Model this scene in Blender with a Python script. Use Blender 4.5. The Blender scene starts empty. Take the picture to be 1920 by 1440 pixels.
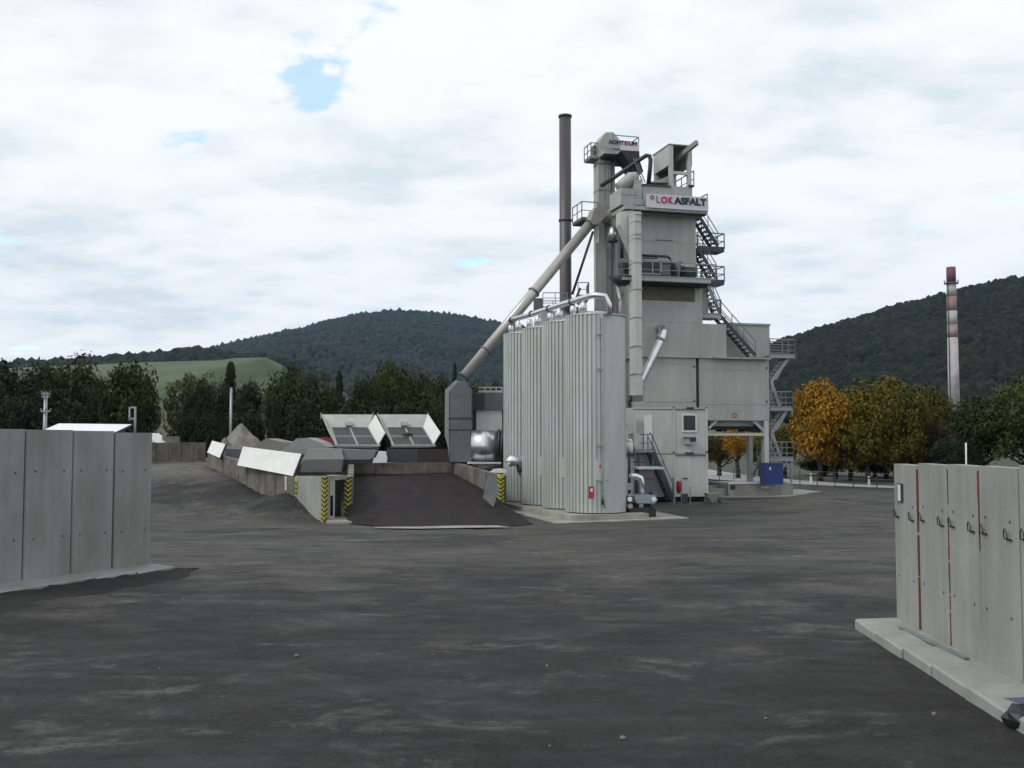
import bpy, math, random
from mathutils import Vector, Matrix, noise
random.seed(7)
scene = bpy.context.scene
COL = scene.collection
R = math.radians

# ------------------------------------------------------------------ camera
FPX = 1870.0          # focal length in pixels of a 1920 wide picture
EYE = 4.0
HORIZON = 820.0
PITCH = math.atan((HORIZON - 720) / FPX)
cd = bpy.data.cameras.new('camera')
cam = bpy.data.objects.new('camera', cd); COL.objects.link(cam)
cd.sensor_width = 36.0
cd.lens = 36.0 * FPX / 1920.0
cd.clip_start = 0.1; cd.clip_end = 20000
cam.location = (0, 0, EYE)
cam.rotation_euler = (R(90) + PITCH, 0, 0)
scene.camera = cam

# ------------------------------------------------------------------ world
SUN_EL, SUN_AZ = 44.0, -118.0      # azimuth clockwise from +Y
w = bpy.data.worlds.new('World'); scene.world = w; w.use_nodes = True
nt = w.node_tree; nt.nodes.clear()
def N(t, **k):
    n = nt.nodes.new(t)
    for a, b in k.items(): setattr(n, a, b)
    return n
out = N('ShaderNodeOutputWorld'); bg = N('ShaderNodeBackground')
sky = N('ShaderNodeTexSky', sky_type='NISHITA')
sky.sun_disc = False; sky.sun_elevation = R(SUN_EL); sky.sun_rotation = R(SUN_AZ % 360)
sky.air_density = 1.0; sky.dust_density = 1.5
bg.inputs['Strength'].default_value = 0.1
tc = N('ShaderNodeTexCoord'); sep = N('ShaderNodeSeparateXYZ')
L = nt.links.new
L(tc.outputs['Generated'], sep.inputs[0])
def M(op, a, b=None, c=None):
    n = N('ShaderNodeMath', operation=op)
    for i, x in enumerate((a, b, c)):
        if x is None: continue
        if isinstance(x, (int, float)): n.inputs[i].default_value = x
        else: L(x, n.inputs[i])
    return n.outputs[0]
zz = M('ADD', M('MAXIMUM', sep.outputs['Z'], 0.0), 0.17)
cx = M('DIVIDE', sep.outputs['X'], zz); cy = M('DIVIDE', sep.outputs['Y'], zz)
comb = N('ShaderNodeCombineXYZ'); L(cx, comb.inputs[0]); L(cy, comb.inputs[1])
def noi(scale, detail, rough, dist=0.0, off=(0, 0, 0), sc=(1, 1, 1)):
    mp = N('ShaderNodeMapping'); mp.inputs['Location'].default_value = off; mp.inputs['Scale'].default_value = sc
    L(comb.outputs[0], mp.inputs[0])
    n = N('ShaderNodeTexNoise'); n.inputs['Scale'].default_value = scale; n.inputs['Detail'].default_value = detail
    n.inputs['Roughness'].default_value = rough; n.inputs['Distortion'].default_value = dist
    L(mp.outputs[0], n.inputs['Vector']); return n.outputs['Fac']
def ramp(fac, pts):
    r = N('ShaderNodeValToRGB'); L(fac, r.inputs[0]); e = r.color_ramp.elements
    while len(e) < len(pts): e.new(0.5)
    for i, (p, c) in enumerate(pts): e[i].position = p; e[i].color = c + (1,)
    return r.outputs[0]
n1 = noi(2.1, 11, 0.56, 0.15, (1.7, 0.4, 0), (0.8, 1, 1))
n2 = noi(5.5, 8, 0.55, 0.1, (4.0, 2.0, 0), (0.8, 1.0, 1))
n3 = noi(1.9, 6, 0.55, 0.3, (3.17, 5.2, 0))
dens = M('ADD', M('MULTIPLY', n1, 0.62), M('MULTIPLY', n2, 0.38))
shade = ramp(dens, [(0.39, (8.7, 9.7, 10.3)), (0.45, (9.9, 10.6, 11.1)), (0.49, (10.8, 11.3, 11.7)), (0.55, (11.6, 11.9, 12.2))])
hole = ramp(M('ADD', M('MULTIPLY', n3, 0.7), M('MULTIPLY', n2, 0.3)), [(0.37, (.30, .30, .30)), (0.405, (1, 1, 1))])
horiz = ramp(sep.outputs['Z'], [(0.0, (0.90, 0.94, 0.97)), (0.22, (1, 1, 1))])
mulh = N('ShaderNodeMixRGB', blend_type='MULTIPLY'); mulh.inputs[0].default_value = 1
L(shade, mulh.inputs[1]); L(horiz, mulh.inputs[2])
skb = N('ShaderNodeMixRGB', blend_type='MULTIPLY'); skb.inputs[0].default_value = 1
L(sky.outputs[0], skb.inputs[1]); skb.inputs[2].default_value = (3.2, 3.7, 3.5, 1)
mix = N('ShaderNodeMixRGB'); L(hole, mix.inputs[0]); L(skb.outputs[0], mix.inputs[1]); L(mulh.outputs[0], mix.inputs[2])
L(mix.outputs[0], bg.inputs['Color']); L(bg.outputs[0], out.inputs[0])

sd = bpy.data.lights.new('sun', 'SUN'); sun = bpy.data.objects.new('sun', sd); COL.objects.link(sun)
sd.energy = 1.5; sd.angle = R(12); sd.color = (1.0, 0.975, 0.94)
az = R(SUN_AZ); el = R(SUN_EL)
todir = Vector((math.sin(az) * math.cos(el), math.cos(az) * math.cos(el), math.sin(el)))
sun.rotation_euler = todir.to_track_quat('Z', 'Y').to_euler()

scene.render.engine = 'CYCLES'
scene.view_settings.view_transform = 'Standard'; scene.view_settings.look = 'None'
scene.view_settings.exposure = -0.2; scene.view_settings.gamma = 1
scene.render.resolution_x = 1024; scene.render.resolution_y = 768

# ------------------------------------------------------------------ measuring
def ray(px, py):
    c, s = math.cos(PITCH), math.sin(PITCH)
    a = (px - 960) / FPX; b = (720 - py) / FPX
    return Vector((a, c - b * s, s + b * c))
def W(px, py, Y):
    r = ray(px, py); t = Y / r.y
    return Vector((r.x * t, Y, EYE + r.z * t))
def G(px, py, z=0.0):
    r = ray(px, py); t = (z - EYE) / r.z
    return Vector((r.x * t, r.y * t, z))
A_ = Vector((-8.75, 46.75)); B_ = Vector((-18.3, 60.0)); AB = (B_ - A_).normalized()
def ground_z(X, Y):
    z = 0.02 * max(0.0, 48 - Y)
    d = (X - A_.x) * (-AB.y) + (Y - A_.y) * AB.x      # >0 on the left of the retaining wall
    d = -((X - A_.x) * AB.y - (Y - A_.y) * AB.x)
    side = min(1, max(0, (d + 1.0) / 0.7))
    if Y > 63: side = max(side, min(1, (Y - 63) / 2) * min(1, max(0, (-6 - X) / 4)))
    Ys = 47 + 0.35 * (-9 - X)
    t = min(1, max(0, (Y - Ys) / 10)); t = t * t * (3 - 2 * t) * 0.5 + t * 0.5
    h = 2.3 * t
    bump = 0.85 * math.exp(-((X + 11.3) ** 2 + (Y - 49.6) ** 2) / 5.0)
    return z + side * (h + bump)

class Frame:
    def __init__(s, o, deg):
        s.o = Vector(o); s.a = R(deg)
        s.U = Vector((math.cos(s.a), math.sin(s.a), 0)); s.V = Vector((-math.sin(s.a), math.cos(s.a), 0))
    def uz(s, px, py, v):
        r = ray(px, py); p0 = Vector((0, 0, EYE)) - s.o - s.V * v
        t = -p0.dot(s.V) / r.dot(s.V)
        p = Vector((0, 0, EYE)) + r * t
        return (p - s.o).dot(s.U), p.z
    def p(s, px, py, v):
        u, z = s.uz(px, py, v); return Vector((u, v, z))
    def world(s, u, v, z): return s.o + s.U * u + s.V * v + Vector((0, 0, z))
    def loc(s, P):
        d = Vector(P) - s.o; return Vector((d.dot(s.U), d.dot(s.V), d.z))
WF = Frame((0, 0, 0), 0)

# ------------------------------------------------------------------ materials
MATS = {}
def mat(name, col, rough=0.6, metal=0.0, var=0.0, vscale=2.0, col2=None, bump=0.0, bscale=20.0, vsc=(1, 1, 1), spec=0.5, detail=6, lo=0.35, hi=0.68, drip=0.0, pores=0.0):
    m = bpy.data.materials.new(name); m.use_nodes = True; t = m.node_tree; b = t.nodes['Principled BSDF']
    b.inputs['Roughness'].default_value = rough; b.inputs['Metallic'].default_value = metal
    b.inputs['Specular IOR Level'].default_value = spec
    b.inputs['Base Color'].default_value = (*col, 1)
    if col2 is None and var: col2 = tuple(c * (1 - var) for c in col)
    g = t.nodes.new('ShaderNodeNewGeometry')
    if col2:
        mp = t.nodes.new('ShaderNodeMapping'); mp.inputs['Scale'].default_value = vsc
        t.links.new(g.outputs['Position'], mp.inputs[0])
        n = t.nodes.new('ShaderNodeTexNoise'); n.inputs['Scale'].default_value = vscale; n.inputs['Detail'].default_value = detail
        n.inputs['Roughness'].default_value = 0.6
        t.links.new(mp.outputs[0], n.inputs['Vector'])
        r = t.nodes.new('ShaderNodeValToRGB'); r.color_ramp.elements[0].position = lo; r.color_ramp.elements[1].position = hi
        r.color_ramp.elements[0].color = (*col2, 1); r.color_ramp.elements[1].color = (*col, 1)
        t.links.new(n.outputs['Fac'], r.inputs[0]); t.links.new(r.outputs[0], b.inputs['Base Color'])
    def mulby(fac_out, pts):
        r = t.nodes.new('ShaderNodeValToRGB'); e = r.color_ramp.elements
        for i, (p, v) in enumerate(pts): e[i].position = p; e[i].color = (v, v, v * (1.0 if v >= 1 else .95), 1)
        t.links.new(fac_out, r.inputs[0]); x = t.nodes.new('ShaderNodeMixRGB'); x.blend_type = 'MULTIPLY'; x.inputs[0].default_value = 1
        src = b.inputs['Base Color'].links[0].from_socket; t.links.new(src, x.inputs[1]); t.links.new(r.outputs[0], x.inputs[2]); t.links.new(x.outputs[0], b.inputs['Base Color'])
    if drip:
        for sc_, dt, loc_ in (((3.2, 3.2, .3), 5, 0), ((.8, .8, .45), 9, 7)):
            mp = t.nodes.new('ShaderNodeMapping'); mp.inputs['Scale'].default_value = sc_; mp.inputs['Location'].default_value = (loc_, 0, 0); t.links.new(g.outputs['Position'], mp.inputs[0])
            n = t.nodes.new('ShaderNodeTexNoise'); n.inputs['Scale'].default_value = 1.0; n.inputs['Detail'].default_value = dt; n.inputs['Roughness'].default_value = .62
            t.links.new(mp.outputs[0], n.inputs['Vector']); mulby(n.outputs['Fac'], ((.34, 1 - drip), (.60, 1.0)))
    if pores:
        n = t.nodes.new('ShaderNodeTexVoronoi'); n.inputs['Scale'].default_value = 14; t.links.new(g.outputs['Position'], n.inputs['Vector']); mulby(n.outputs['Distance'], ((.06, 1 - pores), (.14, 1.0)))
    if bump:
        n = t.nodes.new('ShaderNodeTexNoise'); n.inputs['Scale'].default_value = bscale; n.inputs['Detail'].default_value = 5
        t.links.new(g.outputs['Position'], n.inputs['Vector'])
        bp = t.nodes.new('ShaderNodeBump'); bp.inputs['Strength'].default_value = bump; bp.inputs['Distance'].default_value = 0.05
        t.links.new(n.outputs['Fac'], bp.inputs['Height']); t.links.new(bp.outputs[0], b.inputs['Normal'])
    MATS[name] = m; return m
paint = mat('plant_paint', (0.43, 0.44, 0.43), 0.55, var=0.16, vscale=0.8, vsc=(1, 1, 0.25), drip=.09)
paint2 = mat('plant_paint_green', (0.38, 0.415, 0.39), 0.5, var=0.25, vscale=1.5)
paintL = mat('plant_paint_light', (0.53, 0.55, 0.54), 0.5, var=0.12, vscale=1.2, vsc=(1, 1, 0.3), drip=.08)
silo_m = mat('silo_cladding', (0.52, 0.55, 0.54), 0.40, 0.25, var=0.12, vscale=0.7, vsc=(1, 1, 0.15), drip=.08)
white = mat('white_paint', (0.74, 0.75, 0.74), 0.5, var=0.1, drip=.06)
dgrey = mat('dark_grey_steel', (0.055, 0.058, 0.065), 0.5, 0.3, var=0.3)
black = mat('black_rubber', (0.015, 0.015, 0.017), 0.5)
ductm = mat('grey_duct_steel', (0.155, 0.16, 0.17), 0.5, 0.3, var=0.25, vscale=1.2)
stackm = mat('dark_stack_steel', (0.105, 0.095, 0.10), 0.45, 0.3, var=0.25, vscale=0.6, vsc=(1, 1, 0.2))
galv = mat('galvanised_steel', (0.34, 0.36, 0.37), 0.4, 0.5, var=0.25, vscale=3)
alu = mat('bright_aluminium', (0.72, 0.74, 0.76), 0.28, 0.9, var=0.15, vscale=2)
tan = mat('tan_duct', (0.30, 0.29, 0.25), 0.55, 0.1, var=0.2)
rusty = mat('brown_stained_steel', (0.15, 0.135, 0.105), 0.7, var=0.4, vscale=1.3)
glass = mat('dark_window_glass', (0.012, 0.014, 0.022), 0.12)
green_m = mat('dark_green_paint', (0.06, 0.10, 0.085), 0.4)
conc = mat('precast_concrete', (0.34, 0.355, 0.335), 0.85, col2=(0.27, 0.28, 0.26), vscale=0.9, bump=0.15, bscale=9, vsc=(1, 1, 0.5), drip=.13, pores=.4)
conc_l = mat('grey_precast_concrete', (0.30, 0.31, 0.32), 0.8, col2=(0.225, 0.22, 0.21), vscale=0.7, bump=0.15, bscale=9, vsc=(1, 1, 0.5), drip=.13, pores=.4)
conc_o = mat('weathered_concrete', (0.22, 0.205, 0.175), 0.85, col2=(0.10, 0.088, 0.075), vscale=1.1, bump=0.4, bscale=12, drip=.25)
slab = mat('pale_concrete_slab', (0.34, 0.335, 0.30), 0.85, col2=(0.22, 0.21, 0.18), vscale=0.9, bump=0.2)
rampm = mat('ramp_asphalt', (0.034, 0.029, 0.029), 0.9, col2=(0.021, 0.018, 0.019), vscale=.9, vsc=(1.6, .4, 1), bump=0.6, bscale=12, spec=.15)
red = mat('red_paint', (0.45, 0.02, 0.04), 0.45)
dred = mat('dark_red_cover', (0.25, 0.008, 0.03), 0.6)
blue = mat('blue_paint', (0.012, 0.035, 0.17), 0.5, var=0.2)
yellow = mat('yellow_paint', (0.42, 0.39, 0.04), 0.6)
blackp = mat('black_paint', (0.02, 0.02, 0.02), 0.6)
dark_letter = mat('black_lettering', (0.01, 0.012, 0.03), 0.5)
red_letter = mat('red_lettering', (0.40, 0.01, 0.05), 0.5)
grey_letter = mat('grey_lettering', (0.10, 0.10, 0.11), 0.5)
signm = mat('pale_sign_board', (0.60, 0.58, 0.63), 0.5, var=0.1)
meshw = mat('pale_mesh_board', (0.62, 0.60, 0.62), 0.5)
redpaint = mat('red_paint_drips', (0.30, 0.045, 0.03), 0.8, col2=(0.15, 0.075, 0.055), vscale=9)
dsteel = mat('rusty_hook_steel', (0.05, 0.045, 0.045), 0.6)
gravel_m = mat('beige_gravel', (0.22, 0.205, 0.18), 0.9, col2=(0.14, 0.13, 0.115), vscale=3, bump=0.8, bscale=6)
bark = mat('bark', (0.045, 0.035, 0.028), 0.9, var=0.4, vscale=4)
chim_w = mat('chimney_white', (0.50, 0.49, 0.49), 0.8, col2=(0.33, 0.30, 0.30), vscale=0.35)
chim_r = mat('chimney_red', (0.27, 0.15, 0.15), 0.8, col2=(0.34, 0.27, 0.27), vscale=0.5)
chim_t = mat('chimney_purple_red', (0.17, 0.08, 0.11), 0.8, var=0.3)
roofm = mat('white_roof_sheet', (0.85, 0.85, 0.92), 0.35)
mesh_rail = mat('railing_steel', (0.22, 0.235, 0.235), 0.5, 0.4)
rail_dark = mat('dark_stair_steel', (0.05, 0.055, 0.07), 0.5, 0.3)

def leafmat(name, c1, c2, c3):
    m = bpy.data.materials.new(name); m.use_nodes = True; t = m.node_tree; b = t.nodes['Principled BSDF']
    g = t.nodes.new('ShaderNodeNewGeometry'); oi = t.nodes.new('ShaderNodeObjectInfo')
    r = t.nodes.new('ShaderNodeValToRGB'); e = r.color_ramp.elements; e.new(0.5)
    for i, c in enumerate((c1, c2, c3)): e[i].color = (*c, 1)
    e[0].position = 0.0; e[1].position = 0.5; e[2].position = 1.0
    n = t.nodes.new('ShaderNodeTexNoise'); n.inputs['Scale'].default_value = 0.55; n.inputs['Detail'].default_value = 3
    t.links.new(g.outputs['Position'], n.inputs['Vector'])
    mr = t.nodes.new('ShaderNodeMapRange'); mr.inputs[1].default_value = 0.3; mr.inputs[2].default_value = 0.7
    t.links.new(n.outputs['Fac'], mr.inputs[0])
    a = t.nodes.new('ShaderNodeMath'); a.operation = 'MULTIPLY_ADD'; a.inputs[1].default_value = 0.45
    t.links.new(g.outputs['Random Per Island'], a.inputs[0])
    b2 = t.nodes.new('ShaderNodeMath'); b2.operation = 'MULTIPLY'; b2.inputs[1].default_value = 0.55
    t.links.new(mr.outputs[0], b2.inputs[0]); t.links.new(b2.outputs[0], a.inputs[2])
    t.links.new(a.outputs[0], r.inputs[0]); t.links.new(r.outputs[0], b.inputs['Base Color'])
    b.inputs['Roughness'].default_value = 0.7; b.inputs['Specular IOR Level'].default_value = 0.1
    return m
leaf_dark = leafmat('dark_green_leaves', (0.012, 0.020, 0.008), (0.026, 0.042, 0.014), (0.048, 0.070, 0.022))
leaf_pine = leafmat('needle_leaves', (0.009, 0.016, 0.008), (0.018, 0.030, 0.013), (0.032, 0.048, 0.019))
leaf_mid = leafmat('green_leaves', (0.022, 0.030, 0.010), (0.042, 0.058, 0.018), (0.075, 0.092, 0.028))
leaf_brown = leafmat('brown_green_leaves', (0.020, 0.022, 0.010), (0.038, 0.044, 0.017), (0.068, 0.068, 0.026))
leaf_pale = leafmat('pale_olive_leaves', (0.04, 0.045, 0.02), (0.075, 0.085, 0.035), (0.11, 0.12, 0.05))
leaf_olive = leafmat('olive_yellow_leaves', (0.042, 0.036, 0.006), (0.092, 0.076, 0.010), (0.17, 0.13, 0.018))
leaf_olive2 = leafmat('olive_green_leaves', (0.030, 0.030, 0.006), (0.062, 0.060, 0.010), (0.12, 0.105, 0.018))
leaf_orange = leafmat('orange_leaves', (0.13, 0.06, 0.008), (0.27, 0.14, 0.014), (0.42, 0.23, 0.03))
leaf_rust = leafmat('rust_leaves', (0.03, 0.02, 0.012), (0.065, 0.042, 0.022), (0.11, 0.075, 0.035))

# ------------------------------------------------------------------ mesh builder
class MB:
    def __init__(s): s.v = []; s.f = []; s.sm = []
    def add(s, vs, fs, smooth=False):
        o = len(s.v); s.v += [Vector(v) for v in vs]; s.f += [tuple(i + o for i in f) for f in fs]; s.sm += [smooth] * len(fs); return s
    def box(s, x0, x1, y0, y1, z0, z1):
        if x0 > x1: x0, x1 = x1, x0
        if y0 > y1: y0, y1 = y1, y0
        if z0 > z1: z0, z1 = z1, z0
        return s.add([(x0, y0, z0), (x1, y0, z0), (x1, y1, z0), (x0, y1, z0), (x0, y0, z1), (x1, y0, z1), (x1, y1, z1), (x0, y1, z1)],
              [(0, 3, 2, 1), (4, 5, 6, 7), (0, 1, 5, 4), (1, 2, 6, 5), (2, 3, 7, 6), (3, 0, 4, 7)])
    def hexa(s, b, t):
        return s.add(list(b) + list(t), [(0, 3, 2, 1), (4, 5, 6, 7), (0, 1, 5, 4), (1, 2, 6, 5), (2, 3, 7, 6), (3, 0, 4, 7)])
    def bar(s, a, b, w, h=None, up=(0, 0, 1)):
        h = h or w; a = Vector(a); b = Vector(b); d = (b - a).normalized(); up = Vector(up)
        if abs(d.dot(up)) > 0.99: up = Vector((0, 1, 0))
        x = d.cross(up).normalized() * w / 2; y = x.cross(d).normalized() * h / 2
        return s.hexa([a - x - y, a + x - y, a + x + y, a - x + y], [b - x - y, b + x - y, b + x + y, b - x + y])
    def tube(s, a, b, r, n=12, r2=None, cap=True):
        return s.path([a, b], [r, r if r2 is None else r2], n, cap)
    def path(s, pts, r, n=10, cap=True):
        pts = [Vector(p) for p in pts]; rs = r if isinstance(r, (list, tuple)) else [r] * len(pts)
        ref = None; rings = []
        for i, p in enumerate(pts):
            d = (pts[min(i + 1, len(pts) - 1)] - pts[max(i - 1, 0)]).normalized()
            if ref is None:
                ref = Vector((0, 0, 1)) if abs(d.z) < 0.9 else Vector((0, 1, 0))
            x = (ref - d * ref.dot(d)).normalized(); y = d.cross(x); ref = x
            rings.append([p + (x * math.cos(2 * math.pi * k / n) + y * math.sin(2 * math.pi * k / n)) * rs[i] for k in range(n)])
        o = len(s.v); vs = [q for rg in rings for q in rg]
        fs = [(i * n + k, i * n + (k + 1) % n, (i + 1) * n + (k + 1) % n, (i + 1) * n + k) for i in range(len(pts) - 1) for k in range(n)]
        s.add(vs, fs, True)
        if cap:
            m = len(pts) - 1
            s.f += [tuple(o + k for k in reversed(range(n))), tuple(o + m * n + k for k in range(n))]; s.sm += [False, False]
        return s
    def prism(s, poly, v0, v1):
        """poly of (u,z) extruded along the second axis"""
        n = len(poly)
        vs = [(u, v0, z) for u, z in poly] + [(u, v1, z) for u, z in poly]
        return s.add(vs, [tuple(range(n)), tuple(range(2 * n - 1, n - 1, -1))] + [(i, i + n, (i + 1) % n + n, (i + 1) % n) for i in range(n)])
    def plate(s, q, th):
        q = [Vector(x) for x in q]; nn = (q[1] - q[0]).cross(q[-1] - q[0]).normalized() * th
        n = len(q); vs = q + [x + nn for x in q]
        return s.add(vs, [tuple(range(n - 1, -1, -1)), tuple(range(n, 2 * n))] + [(i, (i + 1) % n, (i + 1) % n + n, i + n) for i in range(n)])
    def flat(s, q, smooth=False): return s.add(q, [tuple(range(len(q)))], smooth)
    def rail(s, pts, h=1.1, sp=1.25, r=0.028, mids=(0.5,), kick=True):
        pts = [Vector(p) for p in pts]; up = Vector((0, 0, 1))
        for a, b in zip(pts, pts[1:]):
            n = max(1, round((b - a).length / sp))
            for i in range(n + 1):
                p = a.lerp(b, i / n); s.bar(p, p + up * h, r * 2)
            s.bar(a + up * h, b + up * h, r * 2.2)
            for m in mids: s.bar(a + up * h * m, b + up * h * m, r * 1.6)
            if kick: s.bar(a + up * 0.07, b + up * 0.07, r, 0.13)
        return s
    def stairs(s, a, b, wv, step=0.24, rails=True, st=0.24):
        a = Vector(a); b = Vector(b); wv = Vector(wv)
        for k in (0, 1): s.bar(a + wv * k, b + wv * k, 0.05, st)
        n = max(2, int(abs(b.z - a.z) / step)); d = Vector((b.x - a.x, b.y - a.y, 0)).normalized()
        for i in range(1, n):
            p = a.lerp(b, i / n); q = p + wv
            s.hexa([p - d * 0.12 - Vector((0, 0, .02)), q - d * 0.12 - Vector((0, 0, .02)), q + d * 0.12 - Vector((0, 0, .02)), p + d * 0.12 - Vector((0, 0, .02))],
                   [p - d * 0.12 + Vector((0, 0, .02)), q - d * 0.12 + Vector((0, 0, .02)), q + d * 0.12 + Vector((0, 0, .02)), p + d * 0.12 + Vector((0, 0, .02))])
        return s
    def handrail(s, a, b, wv, h=1.0, r=0.025):
        a = Vector(a); b = Vector(b); wv = Vector(wv); up = Vector((0, 0, 1))
        for k in (0, 1):
            for m in (1, 0.5): s.bar(a + wv * k + up * h * m, b + wv * k + up * h * m, r * 2 * (1 if m == 1 else .7))
            n = max(2, round((b - a).length / 1.4))
            for i in range(n + 1):
                p = a.lerp(b, i / n) + wv * k; s.bar(p, p + up * h, r * 1.8)
        return s
    def fbox(s, F, pl, pr, pt, pb, v0, v1, zb=None):
        um = (pt + pb) / 2
        u0, zt = F.uz(pl, pt, v0); u1 = F.uz(pr, um, v0)[0]; u0 = F.uz(pl, um, v0)[0]
        z0 = F.uz(pl, pb, v0)[1] if zb is None else zb
        return s.box(u0, u1, v0, v1, z0, zt)

def finish(name, mb, m, matrix=None, base=Vector((0, 0, 0))):
    me = bpy.data.meshes.new(name)
    me.from_pydata([v - base for v in mb.v], [], mb.f); me.update()
    me.polygons.foreach_set('use_smooth', mb.sm)
    o = bpy.data.objects.new(name, me); COL.objects.link(o)
    if m: me.materials.append(m)
    return o
class Thing:
    def __init__(s, name, label, cat, F=WF, base=(0, 0, 0), group=None, kind=None):
        s.F = F; s.base = Vector(base); s.o = bpy.data.objects.new(name, None); COL.objects.link(s.o)
        s.o.empty_display_size = 0.3
        s.o.location = F.world(*s.base); s.o.rotation_euler = (0, 0, F.a)
        s.o['label'] = label; s.o['category'] = cat
        if group: s.o['group'] = group
    def part(s, name, mb, m, parent=None, label=None):
        o = finish(name, mb, m, base=s.base); o.parent = parent or s.o
        if label: o['label'] = label
        return o
def single(name, mb, m, label, cat, F=WF, base=(0, 0, 0), group=None):
    b = Vector(base); o = finish(name, mb, m, base=b)
    o.location = F.world(*b); o.rotation_euler = (0, 0, F.a); o['label'] = label; o['category'] = cat
    if group: o['group'] = group
    return o
def struct(name, mb, m):
    o = finish(name, mb, m); o['kind'] = 'structure'; o['label'] = name.replace('_', ' ') + ' of the place'; del o['label']; return o
def text_mesh(s, size, depth=0.012, bold=0.0):
    c = bpy.data.curves.new('lettering', 'FONT'); c.body = s; c.size = size; c.extrude = depth; c.offset = bold
    c.align_x = 'LEFT'; t = bpy.data.objects.new('lettering', c); COL.objects.link(t)
    dg = bpy.context.evaluated_depsgraph_get(); dg.update()
    me = bpy.data.meshes.new_from_object(t.evaluated_get(dg)); bpy.data.objects.remove(t)
    return me
def lettering(th, s, u0, u1, v, z0, z1, m, parent, bold=0.0, rise=0.0):
    """letters standing in the frame's u-z plane, filling u0..u1 and z0..z1"""
    me = text_mesh(s, 1.0, 0.01, bold)
    xs = [q.co.x for q in me.vertices]; ys = [q.co.y for q in me.vertices]
    ax, bx_, ay, by = min(xs), max(xs), min(ys), max(ys)
    for q in me.vertices:
        x, y, z = q.co
        q.co = Vector((u0 + (x - ax) / (bx_ - ax) * (u1 - u0), v - z, z0 + (y - ay) / (by - ay) * (z1 - z0))) - th.base
    me.materials.clear(); me.materials.append(m)
    o = bpy.data.objects.new('lettering', me); COL.objects.link(o); o.parent = parent
    return o
V3 = Vector

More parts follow.
